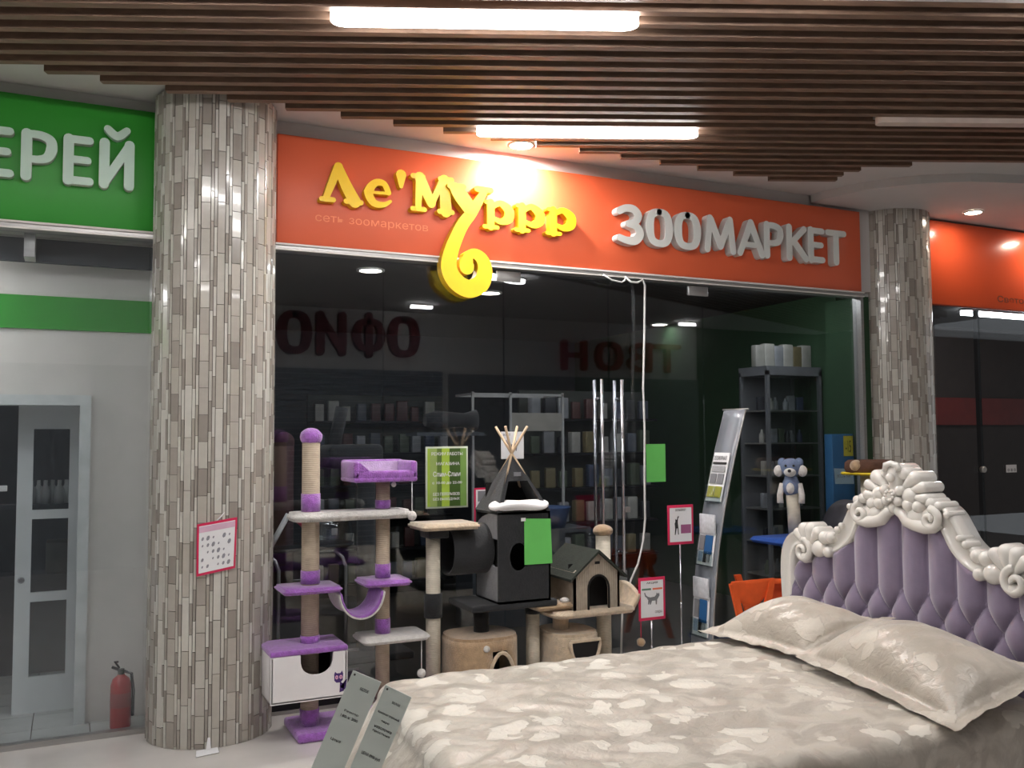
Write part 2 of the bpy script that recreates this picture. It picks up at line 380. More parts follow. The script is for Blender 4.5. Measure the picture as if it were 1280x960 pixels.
# lamps ------------------------------------------------------------
tube_em = emis('lamp_tube_diffuser', (1.0, .97, .95), TUBE_L)
down_em = emis('downlight_diffuser', (1.0, .95, .88), DOWN_L)
off_em = M('unlit_diffuser', (196, 180, 170), .4)
def tube_lamp(x0, y0, x1, y1, z, w, mat, label, group=None, hh=.065):
    d = Vector((x1-x0, y1-y0, 0)); n = Vector((-d.y, d.x, 0)).normalized()
    t = thing('linear_lamp', label, 'lamp', ((x0+x1)/2, (y0+y1)/2, z), group)
    a = Vector((x0, y0, z)); b = Vector((x1, y1, z)); e = d.normalized()
    body = G(); pts = [a+n*w*.55, a-n*w*.55, b-n*w*.55, b+n*w*.55]
    body.prism([(p.x, p.y) for p in pts], 'z', z+.02, z+.02+hh); body.build('housing', alu, t)
    dif = G(); h = w/2
    poly = []
    for k in range(7):
        an = PI/2+PI*k/6; p = a + e*h*math.cos(an)*1 + n*h*math.sin(an) + e*h; poly.append((p.x, p.y))
    for k in range(7):
        an = -PI/2+PI*k/6; p = b + e*h*math.cos(an) + n*h*math.sin(an) - e*h; poly.append((p.x, p.y))
    dif.prism(poly, 'z', z-.02, z+.02); dif.build('diffuser', mat, t)
tube_lamp(.99, -1.80, 2.24, -2.33, 3.49, .115, tube_em, 'lit linear lamp on the slatted ceiling, the large one at the top edge')
tube_lamp(2.17, -.68, 3.41, -1.205, 3.49, .10, tube_em, 'lit linear lamp on the slatted ceiling just above the yellow letters')
tube_lamp(4.23, -1.82, 5.48, -2.35, 3.49, .07, off_em, 'unlit linear lamp on the slatted ceiling towards the right column')
for (x, y, lb) in ((-2.3, -1.75, 'left of the tiled column'), (.30, -2.2, 'before the left column'), (2.3, -2.86, 'over the middle of the bed'), (4.15, -3.66, 'over the headboard'), (-2.4, -4.0, 'far left, halfway across the mall'), (-2.4, -6.0, 'far left, by the opposite shops')):
    tube_lamp(x-.6, y+.25, x+.6, y-.25, 3.455, .14, tube_em, 'added unseen linear light on the plain ceiling '+lb, 'added lights out of the frame', hh=.02)  # unseen lights added overhead to brighten the bed and the mall
strip_em = emis('strip_glow', (.95, .98, 1.0), 15.0)
for x, lb in ((1.95, 'left window'), (3.5, 'doors'), (5.2, 'right window')):
    tube_lamp(x-.5, .24, x+.5, .24, 2.885, .06, strip_em, 'added unseen strip light inside the pet shop above the '+lb, 'added strip lights behind the fascia', hh=.012)  # hidden strips added to brighten the shop interior behind the glass
tube_lamp(7.6, .3, 8.8, .3, 2.80, .06, strip_em, 'small strip lamp inside the right shop', hh=.012)
for x, y in ((4.35, -6.3), (9.0, -6.5)):
    tube_lamp(x-.16, y, x+.16, y, 3.455, .05, tube_em, 'short lit lamp over the %s letters across the mall' % ('maroon' if x < 5 else 'red'), 'short lamps across the mall', hh=.02)
def downlight(x, y, z, r, label, mat=down_em, group=None):
    t = thing('downlight', label, 'lamp', (x, y, z), group)
    G().lathe([(r, 0), (r*1.25, 0), (r*1.25, -.012), (r, -.012)], (x, y, z), 20, cap=False).build('trim_ring', white_paint, t)
    G().lathe([(r*1.0, -.006), (r*1.0, -.002)], (x, y, z), 20).build('diffuser', mat, t)
for (x, y, lb) in ((2.02, 1.0, 'round lit downlight in the shop ceiling behind the left window'), (3.30, 1.64, 'round lit downlight in the shop ceiling beside the curled yellow tail'), (6.01, 2.97, 'round lit downlight deep in the shop ceiling, right of the cable')):
    downlight(x, y, 2.918, .085, lb, emis('shop_downlight_diffuser', (1.0, .95, .88), 16), group='downlights in the pet shop ceiling')
downlight(-.233, 1.207, 2.838, .085, 'round lit downlight in the left shop ceiling under the green sign')
tube_lamp(-1.75, .13, -.60, .13, 2.62, .09, tube_em, 'added unseen linear light inside the left shop')  # out of view, added to lighten the left shop's walls
hot_em = emis('hot_lamp_diffuser', (1.0, .96, .92), 700)
downlight(2.70, -.21, 3.618, .075, 'dazzling small downlight close above the yellow letters', hot_em)
warm_em = emis('warm_lamp_diffuser', (1.0, .82, .66), 90)
downlight(6.95, -.36, 3.553, .065, 'small warm downlight in front of the right orange sign, by the column', warm_em)
downlight(8.15, -.34, 3.553, .08, 'small warm downlight in front of the right orange sign, at its far end', warm_em)

# opposite side of the mall (seen as a reflection in the glass) -------
struct('wall_opposite', G().box(-8, 24, -7.4, -7.2, 0, 3.75), fascia)
sh = G()
for i in range(34): sh.box(1.2, 5.0, -7.198, -7.165, .02+i*.077, .088+i*.077)
sh.build('roller_shutter', shutter, label='grey roller shutter of the closed shop across the mall', cat='shutter')
opp_m = M('opposite_window', (128, 132, 138), .5)
struct('wall_opposite_dark', G().box(5.1, 9.7, -7.2, -7.17, 0, 2.6), opp_m)
struct('added_brown_wall', G().box(9.7, 24, -7.2, -7.17, 0, 3.6), M('opposite_brown', (58, 48, 44), .6))  # unseen wall added to darken the reflection in the right shop glass
struct('wall_opposite_dark_left', G().box(-8, 1.1, -7.2, -7.17, 0, 2.6), opp_m)
BK = ((0, -7.2, 0), (-1, 0, 0), (0, 0, 1), (0, 1, 0))
OPP1 = thing('shop_sign', 'dark maroon letters on the pale fascia across the mall, above the shutter', 'sign', (3.5, -7.2, 2.8))
OPP2 = thing('shop_sign', 'bright red letters on the pale fascia across the mall, right of the shutter', 'sign', (8, -7.2, 2.8))
struct('wall_end_left', G().box(-8.2, -8, -7.4, 5.4, 0, 3.75), ceil_white)
struct('wall_end_right', G().box(14, 14.2, 0, 5.4, 0, 3.75), ceil_white)

# ================================================================== SHOP FRONT
def pane(name, x0, x1, z0, z1, m, y=0.):
    return struct(name, G().box(x0, x1, y-.006, y+.006, z0, z1), m)
xs = [1.10, 1.80, 2.655]
pane('window_1', 1.105, 1.80, .09, 2.80, glass_main); pane('window_2', 1.804, 2.655, .09, 2.80, glass_main)
d1 = pane('door_1', 2.663, 3.492, .02, 2.79, glass_main); d2 = pane('door_2', 3.500, 4.335, .02, 2.79, glass_main)
pane('window_3', 4.343, 5.93, .09, 2.80, glass_main)
pane('window_4', -3.2, .42, .03, 2.80, glass_left); pane('window_5', 6.86, 7.43, .02, 2.80, glass_main); pane('window_6', 7.44, 10.5, .02, 2.80, glass_main)
for (x, d, lb) in ((3.406, d1, 0), (3.574, d2, 0)):
    for y, n in ((-.05, 'handle_outer'), (.05, 'handle_inner')):
        h = G().tube([(x, y, .68), (x, y, 2.055)], .0125, 12)
        for z in (.82, 1.92): h.tube([(x, y, z), (x, 0, z)], .008, 8)
        h.build('door_handle', steel, d)
for x, d in ((2.70, d1), (4.30, d2)):
    G().bbox(x-.09, x+.09, -.012, .012, 2.715, 2.79, .004).build('patch_fitting', alu, d)
    G().bbox(x-.09, x+.09, -.012, .012, .02, .09, .004).build('patch_fitting', alu, d)
G().bbox(3.60, 3.66, -.014, .014, 1.10, 1.14, .004).build('door_lock', alu, d2)
# bottom rails
for n, (a, b) in enumerate(((1.105, 2.655), (4.343, 5.93))):
    t = struct('trim_%d' % (n+1), G().box(a, b, -.03, .03, 0, .085), dark_metal)
    G().box(a, b, -.034, .034, .085, .095).build('rail_cap', alu, t); G().box(a, b, -.036, .034, .0, .022).build('rail_cap', alu, t)
struct('trim_3', G().box(-3.2, .42, -.03, .03, -.005, .03), alu)
# head rails under the signs
for n, (a, b) in enumerate(((1.10, 5.95), (-3.2, .42))):
    t = struct('trim_%d' % (4+n), G().box(a, b, -.07, .03, 2.795, 2.838), alu)
    G().box(a, b, -.082, -.07, 2.826, 2.838).build('rail_lip', white_paint, t); G().box(a, b, -.078, -.07, 2.795, 2.804).build('rail_lip', white_paint, t)
struct('trim_6', G().box(1.065, 1.10, -.06, .04, 0, 2.80), white_paint)
struct('trim_7', G().box(5.935, 5.965, -.05, .04, 0, 2.80), alu)
struct('trim_8', G().box(.425, .45, -.04, .04, 0, 2.80), alu)

# ---------------- orange sign of the pet market
def stroke(pts, rad, y0, y1, seg=12, sub=5):
    """variable width ribbon with round ends as a solid plate between y0 (front) and y1"""
    P = [Vector((p[0], p[1])) for p in pts]; rr = list(rad)
    if sub > 1 and len(P) > 2:                       # Catmull-Rom
        Q = []; q = []
        for i in range(len(P)-1):
            lp = (P[0]-P[-1]).length < 1e-6
            p0 = P[i-1] if i else (P[-2] if lp else P[0]); p1 = P[i]; p2 = P[i+1]; p3 = P[i+2] if i+2 < len(P) else (P[1] if lp else P[-1])
            for k in range(sub):
                t = k/sub; Q.append(.5*((2*p1)+(p2-p0)*t+(2*p0-5*p1+4*p2-p3)*t*t+(3*p1-p0-3*p2+p3)*t**3)); q.append(rr[i]*(1-t)+rr[i+1]*t)
        Q.append(P[-1]); q.append(rr[-1]); P, rr = Q, q
    n = len(P); lft = []; rgt = []
    for i in range(n):
        t = (P[min(i+1, n-1)]-P[max(i-1, 0)]).normalized()
        if (P[0]-P[-1]).length < 1e-6 and i in (0, n-1): t = (P[1]-P[-2]).normalized()
        nn = Vector((-t.y, t.x)); lft.append(P[i]+nn*rr[i]); rgt.append(P[i]-nn*rr[i])
    t0 = (P[1]-P[0]).normalized(); t1 = (P[-1]-P[-2]).normalized(); a0 = math.atan2(t0.y, t0.x); a1 = math.atan2(t1.y, t1.x)
    c0 = [P[0]+Vector((math.cos(a0+PI/2+PI*k/6), math.sin(a0+PI/2+PI*k/6)))*rr[0] for k in range(1, 6)]
    c1 = [P[-1]+Vector((math.cos(a1-PI/2+PI*k/6), math.sin(a1-PI/2+PI*k/6)))*rr[-1] for k in range(1, 6)]
    g = G()
    # strip faces front and back
    m = len(lft)
    loop = lft[:0]
    for yy in (y0, y1):
        g.add([(p.x, yy, p.y) for p in lft]+[(p.x, yy, p.y) for p in rgt], [(i, i+1, m+i+1, m+i) for i in range(m-1)])
        g.add([(p.x, yy, p.y) for p in [lft[0]]+c0+[rgt[0]]], [tuple(range(7))])
        g.add([(p.x, yy, p.y) for p in [rgt[-1]]+c1+[lft[-1]]], [tuple(range(7))])
    loop = [lft[0]]+c0+rgt+c1+lft[::-1][:-1]
    loop = [lft[0]]+c0+rgt+c1+list(reversed(lft))[:-1]
    k = len(loop)
    g.add([(p.x, y0, p.y) for p in loop]+[(p.x, y1, p.y) for p in loop], [(i, (i+1) % k, (i+1) % k+k, i+k) for i in range(k)], False)
    return g
def glyph(name, box, strokes, mat, parent, y0, y1, edge=None):
    (x0, z0, x1, z1) = box; w_, h_ = x1-x0, z1-z0; g = G()
    for q, (pts, rad) in enumerate(strokes):
        s_ = stroke([(x0+u*w_, z0+v*h_) for u, v in pts], [r*h_*(1.16 if h_ < .3 and name == 'letter' and mat is yellow else 1) for r in rad], y0+.0004*q, y1)
        g.add(s_.v, s_.f)
    # rim a little behind the face in a darker yellow
    me = bpy.data.meshes.new(name); org = wloc(parent); me.from_pydata([tuple(Vector(v)-org) for v in g.v], [], g.f)
    bm = bmesh.new(); bm.from_mesh(me); bmesh.ops.remove_doubles(bm, verts=bm.verts[:], dist=1e-5); bmesh.ops.recalc_face_normals(bm, faces=bm.faces[:]); bm.to_mesh(me); bm.free()
    me.materials.append(mat); me.materials.append(edge or mat)
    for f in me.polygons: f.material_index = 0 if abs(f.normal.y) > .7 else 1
    o = bpy.data.objects.new(name, me); col.objects.link(o); o.parent = parent; return o
sg = thing('shop_sign', 'long orange sign with yellow and white raised letters over the pet shop', 'sign', (3.53, 0, 2.84))
G().bbox(1.11, 5.945, -.055, .005, 2.842, 3.52, .004).build('sign_panel', orange, sg)
YF, YB = -.115, -.058
Lm = [([(.10,.06),(.42,.92)],[.07,.10]), ([(.42,.90),(.62,.45),(.84,.06)],[.10,.13,.14]), ([(.0,.05),(.30,.05)],[.055,.055]), ([(.62,.05),(1.0,.05)],[.06,.06])]
em = [([(.22,.50),(.86,.52)],[.05,.05]), ([(.86,.55),(.70,.88),(.38,.88),(.14,.50),(.32,.10),(.68,.06),(.94,.22)],[.10,.10,.12,.16,.13,.09,.05])]
ap = [([(.5,.80),(.5,.15)],[.26,.10])]
Mm = [([(.16,.06),(.20,.90)],[.07,.10]), ([(.20,.90),(.48,.24)],[.13,.11]), ([(.48,.20),(.76,.90)],[.07,.08]), ([(.80,.90),(.84,.06)],[.13,.14]),
      ([(.03,.05),(.32,.05)],[.055,.055]), ([(.68,.05),(1.0,.05)],[.06,.06]), ([(.04,.93),(.28,.93)],[.06,.06]), ([(.70,.93),(.98,.93)],[.06,.06])]
rm = [([(.22,.06),(.22,.88)],[.12,.12]), ([(.05,.90),(.26,.90)],[.06,.06]), ([(.0,.04),(.46,.04)],[.06,.06]),
      ([(.25,.72),(.55,.90),(.86,.68),(.84,.40),(.60,.26),(.34,.34)],[.07,.09,.16,.16,.09,.06])]
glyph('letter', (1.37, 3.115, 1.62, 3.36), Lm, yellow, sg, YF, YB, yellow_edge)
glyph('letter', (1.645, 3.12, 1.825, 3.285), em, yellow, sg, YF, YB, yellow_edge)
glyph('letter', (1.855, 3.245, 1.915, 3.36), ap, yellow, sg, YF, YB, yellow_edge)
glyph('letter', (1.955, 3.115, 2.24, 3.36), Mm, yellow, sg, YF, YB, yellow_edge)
# the long tailed letter
t = glyph('letter', (0, 0, 1, 1), [([(2.245,3.29),(2.29,3.24),(2.35,3.17)],[.035,.05,.05]), ([(2.215,3.30),(2.31,3.30)],[.02,.02]), ([(2.41,3.30),(2.51,3.30)],[.02,.02]),
      ([(2.465,3.29),(2.415,3.21),(2.365,3.13),(2.305,3.05),(2.26,2.96),(2.222,2.86),(2.206,2.76),(2.25,2.672),(2.345,2.625),(2.435,2.667),(2.464,2.755),(2.442,2.83),(2.385,2.862),(2.335,2.84)],
       [.022,.032,.038,.042,.045,.050,.056,.060,.060,.060,.054,.044,.034,.030]), ([(2.345,2.835),(2.332,2.80),(2.333,2.77)],[.034,.050,.052])], yellow, sg, -.135, -.062, yellow_edge)
t['label'] = 'yellow letter with a long tail curled below the sign edge'
for x0, x1 in ((2.47, 2.68), (2.705, 2.915), (2.945, 3.165)):
    glyph('letter', (x0, 3.05, x1, 3.245), rm, yellow, sg, YF, YB, yellow_edge)
sub_m = M('pale_orange_print', (246, 140, 92), .4)
text_part('small_lettering', 'сеть', 1.345, 1.525, 2.998, 3.038, FRONT(-.0545), .002, sub_m, sg)
text_part('small_lettering', 'зоомаркетов', 1.56, 2.09, 2.985, 3.038, FRONT(-.0545), .002, sub_m, sg)
# plain bold capitals drawn as strokes in a unit box
R_ = .085
CAPS = {
 'З': [([(.06,.84),(.30,.93),(.62,.92),(.80,.76),(.66,.58),(.40,.52)],[.075,.075,.085,.095,.08,.07]), ([(.40,.52),(.72,.47),(.86,.28),(.68,.09),(.34,.07),(.05,.13)],[.07,.08,.10,.09,.075,.07])],
 'О': [([(.50,.93),(.20,.84),(.10,.50),(.20,.16),(.50,.07),(.80,.16),(.90,.50),(.80,.84),(.50,.93)],[.07,.085,.10,.085,.07,.085,.10,.085,.07])],
 'М': [([(.10,.06),(.19,.94)],[.075,.075]), ([(.21,.90),(.50,.18)],[.085,.085]), ([(.50,.18),(.79,.90)],[.085,.085]), ([(.81,.94),(.90,.06)],[.08,.08])],
 'А': [([(.08,.05),(.50,.93)],[.075,.085]), ([(.50,.93),(.92,.05)],[.085,.085]), ([(.26,.30),(.74,.30)],[.06,.06])],
 'Р': [([(.16,.06),(.16,.94)],[.085,.085]), ([(.16,.93),(.55,.93),(.84,.84),(.88,.66),(.76,.48),(.50,.42),(.18,.42)],[.065,.07,.08,.09,.08,.065,.065])],
 'К': [([(.14,.06),(.14,.94)],[.085,.085]), ([(.24,.50),(.82,.93)],[.07,.075]), ([(.34,.55),(.88,.06)],[.085,.085])],
 'Е': [([(.16,.06),(.16,.94)],[.085,.085]), ([(.18,.93),(.88,.93)],[.07,.07]), ([(.18,.51),(.82,.51)],[.065,.065]), ([(.18,.07),(.90,.07)],[.07,.07])],
 'Т': [([(.50,.06),(.50,.90)],[.085,.085]), ([(.04,.93),(.96,.93)],[.07,.07])],
 'И': [([(.14,.06),(.14,.94)],[.085,.085]), ([(.16,.10),(.84,.90)],[.075,.075]), ([(.86,.06),(.86,.94)],[.085,.085])],
 'Н': [([(.14,.06),(.14,.94)],[.085,.085]), ([(.16,.50),(.84,.50)],[.07,.07]), ([(.86,.06),(.86,.94)],[.085,.085])],
 'Л': [([(.08,.06),(.26,.20),(.34,.92)],[.08,.08,.08]), ([(.34,.93),(.86,.93)],[.07,.07]), ([(.86,.06),(.86,.94)],[.085,.085])],
 'В': [([(.14,.06),(.14,.94)],[.085,.085]), ([(.16,.93),(.60,.93),(.80,.74),(.60,.53),(.18,.52)],[.065,.07,.08,.065,.06]), ([(.18,.52),(.66,.50),(.88,.29),(.64,.07),(.16,.07)],[.06,.07,.09,.07,.065])],
 'Ф': [([(.50,.02),(.50,.98)],[.075,.075]), ([(.50,.82),(.20,.78),(.08,.50),(.20,.22),(.50,.18),(.80,.22),(.92,.50),(.80,.78),(.50,.82)],[.06,.07,.085,.07,.06,.07,.085,.07,.06])]}
def cap(ch, x0, x1, z0, z1, y0, y1, mat, parent, edge=None, fat=1.):
    return glyph('letter', (x0, z0, x1, z1), [(p_, [r_*fat for r_ in q_]) for p_, q_ in CAPS[ch]], mat, parent, y0, y1, edge)
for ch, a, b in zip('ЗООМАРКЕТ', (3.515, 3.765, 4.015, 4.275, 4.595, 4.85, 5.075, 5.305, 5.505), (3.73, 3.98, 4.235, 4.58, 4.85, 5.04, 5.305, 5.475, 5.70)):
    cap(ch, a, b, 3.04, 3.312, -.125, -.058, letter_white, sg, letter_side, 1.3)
for ch, x1 in zip('ОФИО', (4.60, 4.07, 3.52, 3.0)): cap(ch, x1, x1-.44, 2.83, 3.42, -7.10, -7.198, letter_maroon, OPP1, fat=1.2)
for ch, x1 in zip('ТВОН', (9.3, 8.75, 8.15, 7.5)): cap(ch, x1, x1-.5, 2.72, 3.18, -7.10, -7.198, letter_red, OPP2, fat=1.2)
# ---------------- green sign
sg = thing('shop_sign', 'bright green sign with milky white raised letters at the left', 'sign', (-1.4, 0, 2.84))
G().bbox(-3.2, .412, -.055, .005, 2.842, 3.545, .004).build('sign_panel', green_ac, sg)
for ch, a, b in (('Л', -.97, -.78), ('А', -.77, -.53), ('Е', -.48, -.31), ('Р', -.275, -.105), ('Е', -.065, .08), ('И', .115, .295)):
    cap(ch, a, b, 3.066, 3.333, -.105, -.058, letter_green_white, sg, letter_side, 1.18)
glyph('letter_mark', (0, 0, 1, 1), [([(.155,3.40),(.205,3.362),(.255,3.40)],[.02,.024,.02])], letter_green_white, sg, -.10, -.058)
# ---------------- right orange sign
sg = thing('shop_sign', 'glossy orange sign right of the tiled column with small dark writing', 'sign', (8.6, 0, 2.84))
G().bbox(6.76, 10.5, -.055, .005, 2.79, 3.535, .004).build('sign_panel', orange_gloss, sg)
text_part('small_lettering', 'Светодиодное', 7.63, 8.52, 2.845, 2.915, FRONT(-.0545), .002, M('brown_print', (120, 52, 22), .5), sg, .01)

# ================================================================== TILED COLUMNS
shades = [(186,182,173), (176,170,161), (164,157,148), (150,143,135), (198,195,187), (180,174,164)]
tm = [M('mosaic_tile_%s' % n, c_, .18, var=.05, scale=20, coat=.4) for n, c_ in zip(('cream','sand','stone','taupe','ivory','biscuit'), shades)]
def tiled_column(cx, cy, r, label, rep, zt, single):
    t = thing('tiled_column', label, 'column', (cx, cy, 0))
    G().lathe([(r-.006, 0), (r-.006, zt)], (cx, cy, 0), 64).build('core', grout, t)
    seq = [('w', .052), ('n', .018), ('n', .018), ('m', .042), ('n', .019), ('n', .017)]
    tot = rep*sum(s_[1] for s_ in seq); sca = 2*PI/tot; ang = 0.; cache = {}; rest = {}
    rng = random.Random(3)
    cam_a = math.atan2(-5.68-cy, 0-cx)
    for q in range(rep):
        for si, (kd, w_) in enumerate(seq):
            wa = w_*sca; mid = ang+wa/2; ang += wa
            hh = {'w': .146, 'm': .285, 'n': .165}[kd]; z = -rng.random()*hh
            idx = 0; wp = wa*r-.003
            while z < zt:
                z0 = max(z, 0.002); z1 = min(z+hh-.003, zt-.002)
                if z1-z0 > .01:
                    if kd == 'w': mi = rng.choice((0, 5, 1)) if idx % 2 else rng.choice((2, 3, 1))
                    elif kd == 'm': mi = rng.choice((0, 1, 5, 4))
                    else: mi = rng.choice((4, 0, 4)) if (idx+si) % 2 else rng.choice((3, 2, 3))
                    dp = .004 if kd != 'n' else .007
                    da = abs((mid-cam_a+PI) % (2*PI)-PI)
                    if single and kd != 'n' and da < R(84):
                        key = (kd, round(z1-z0, 3), mi)
                        if key not in cache:
                            m2 = B(-wp/2, wp/2, 0, .012, 0, z1-z0).mesh('tile'); m2.materials.append(tm[mi]); cache[key] = m2
                        o = bpy.data.objects.new('tile', cache[key]); col.objects.link(o); o.parent = t
                        o.location = ((r-.012+dp)*math.cos(mid), (r-.012+dp)*math.sin(mid), z0); o.rotation_euler = (0, 0, mid-PI/2)
                    else:
                        g = rest.setdefault(mi, G()); m3 = Matrix.Rotation(mid-PI/2, 3, 'Z')
                        b_ = B(-wp/2, wp/2, 0, .012, z0, z1)
                        g.add([tuple(m3 @ Vector(v)+Vector((cx+(r-.012+dp)*math.cos(mid), cy+(r-.012+dp)*math.sin(mid), 0))) for v in b_.v], b_.f)
                z += hh; idx += 1
    # narrow and hidden tiles joined, one mesh with all shades
    big = G(); mids = []
    for mi, g in rest.items():
        big.add(g.v, g.f); mids += [mi]*len(g.f)
    o = big.build('small_tiles', tm[0], t, kind='stuff')
    for m4 in tm[1:]: o.data.materials.append(m4)
    o.data.polygons.foreach_set('material_index', mids)
    return t
tiled_column(.742, -.13, .335, 'thick round column of vertical mosaic tiles standing left of the purple cat tree', 13, 3.6, True)
tiled_column(6.44, .10, .33, 'round mosaic tiled column at the right, behind the white bed crown', 13, 3.556, False)
# ================================================================== BED
BX0, BX1, BY0, BY1, BZ = 1.28, 3.58, -3.30, -1.72, .585
bed = thing('double_bed', 'double bed with white carved crown frame and mauve tufted headboard', 'bed', (2.5, -2.5, 0))
G().bbox(1.42, 3.52, -3.22, -1.80, .10, .30, .03).build('bed_base', uphol, bed)
for x in (1.5, 3.4):
    for y in (-3.12, -1.9): G().lathe([(.02, 0), (.035, .03), (.025, .07), (.04, .1)], (x, y, 0), 14).build('leg', frame_white, bed)
G().bbox(1.40, 3.52, -3.24, -1.78, .30, .55, .06).build('mattress', white_cloth, bed)
HX = 3.60; YC = -2.50
inner_pts = [(0, 1.268), (.03, 1.255), (.06, 1.225), (.10, 1.205), (.15, 1.205), (.20, 1.21), (.235, 1.19), (.27, 1.14), (.32, 1.09), (.38, 1.045), (.44, 1.035), (.50, 1.02), (.56, .985), (.62, .975), (.66, .965), (.70, .90), (.72, .80), (.72, .30)]
def top_in(dy):
    dy = abs(dy)
    for (a, za), (b, zb) in zip(inner_pts, inner_pts[1:]):
        if a <= dy <= b and b > a: return za + (zb-za)*(dy-a)/(b-a)
    return .30
def tuft(y, z):
    s_ = .148; z1 = .915; dz = .115; u = (y-YC)/s_
    if z >= z1: h = abs(math.sin(PI*u))**.55
    else:
        a = u+(z1-z)/(2*dz); b = u-(z1-z)/(2*dz); h = (abs(math.sin(PI*a))*abs(math.sin(PI*b)))**.30
    return .055*h
def hb(u, v):
    y = YC-.735+1.47*u; zt = top_in(y-YC)+.03 if abs(y-YC) < .72 else .8
    z = .30+(zt-.30)*v
    e = min(1, (zt-z)/.03)
    return (HX-.012-tuft(y, z)*(.35+.65*e), y, z)
G().grid(hb, 200, 110).build('tufted_panel', uphol, bed)
for k in range(-4, 5):
    G().ball((HX-.018, YC+.148*k, .915), .012, seg=10, rings=6).build('button', uphol, bed)
    if k < 4: G().ball((HX-.018, YC+.148*(k+.5), .80), .012, seg=10, rings=6).build('button', uphol, bed)

back = [(YC-d, z+.04) for d, z in reversed(inner_pts[:-2])] + [(YC+d, z+.04) for d, z in inner_pts[1:-2]]
back = [(YC-.76, .1)] + [(YC-.76, .8)] + back + [(YC+.76, .8), (YC+.76, .1)]
G().prism(back, 'x', HX-.004, HX+.05).build('back_board', frame_white, bed)
# carved frame: one sculpted white crest made of moulding, scrolls, shells and crown
def sym(fn):
    for s_ in (1, -1): fn(s_)
XF = HX-.055
def mould(pts, rad, x=XF, depth=1.0):
    """moulding along (dy, z) points: wide band with raised edges running back to the board"""
    g = G()
    P = [Vector(p) for p in pts]; Q = []; q = []
    for i in range(len(P)-1):
        p0 = P[max(i-1, 0)]; p1 = P[i]; p2 = P[i+1]; p3 = P[min(i+2, len(P)-1)]
        for k in range(6):
            t = k/6; Q.append(.5*((2*p1)+(p2-p0)*t+(2*p0-5*p1+4*p2-p3)*t*t+(3*p1-p0-3*p2+p3)*t**3)); q.append(rad[i]*(1-t)+rad[i+1]*t)
    Q.append(P[-1]); q.append(rad[-1]); n = len(Q); ring = []
    prof = [(-1.0, .115), (-1.0, .02), (-.8, -.004), (-.55, .004), (-.25, .012), (.25, .012), (.55, .004), (.8, -.004), (1.0, .02), (1.0, .115)]
    for i in range(n):
        t = (Q[min(i+1, n-1)]-Q[max(i-1, 0)]).normalized(); nn = Vector((-t.y, t.x))
        ring.append([(x+d*depth, Q[i].x+nn.x*a*q[i], Q[i].y+nn.y*a*q[i]) for a, d in prof])
    k = len(prof)
    g.add([v for r_ in ring for v in r_], [(i*k+j, i*k+(j+1) % k, (i+1)*k+(j+1) % k, (i+1)*k+j) for i in range(n-1) for j in range(k)], True)
    g.add(ring[0], [tuple(range(k))]); g.add(ring[-1], [tuple(range(k))]); return g
def lobe(y, z, r, L=.12, x=XF, ang=None, ln=0.):
    """rounded knuckle running back along X; with ang it is stretched outward like a petal"""
    g = G(); prof = []
    for k in range(6): a = PI/2*k/5; prof.append((r*math.sin(a)+1e-4, r*.75*(1-math.cos(a))-.0))
    prof += [(r, L), (r*.8, L+.01)]
    seg = 18; vs = []
    for rr, h in prof:
        for k in range(seg):
            a = 2*PI*k/seg; u, v = rr*math.cos(a), rr*math.sin(a)
            if ang is not None:
                if u < 0: u *= (1+ln/r); v *= max(.35, 1+.55*u/(r+ln)) if rr > 0 else 1
                u, v = u*math.cos(ang)-v*math.sin(ang), u*math.sin(ang)+v*math.cos(ang)
            vs.append((x-.02+h, y+u, z+v))
    n = len(prof); g.add(vs, [(i*seg+k, i*seg+(k+1) % seg, (i+1)*seg+(k+1) % seg, (i+1)*seg+k) for i in range(n-1) for k in range(seg)], True)
    b = 0; g.f += [tuple(range(seg)), tuple((n-1)*seg+k for k in range(seg))]; g.sm += [False, False]
    return g
def volute(y, z, r, s_, turns=1.4, a0=0., x=XF):
    pts = []; rad = []
    for k in range(26):
        t = k/25; a = a0+s_*turns*2*PI*t; rr = r*(1-.85*t); pts.append((x-.012-.012*t, y+rr*math.cos(a), z+rr*math.sin(a))); rad.append(.017*(1-.45*t)+.003)
    return G().tube(pts, rad, 10)
crest = G()
def addg(g): crest.add(g.v, g.f); crest.sm[-len(g.f):] = g.sm
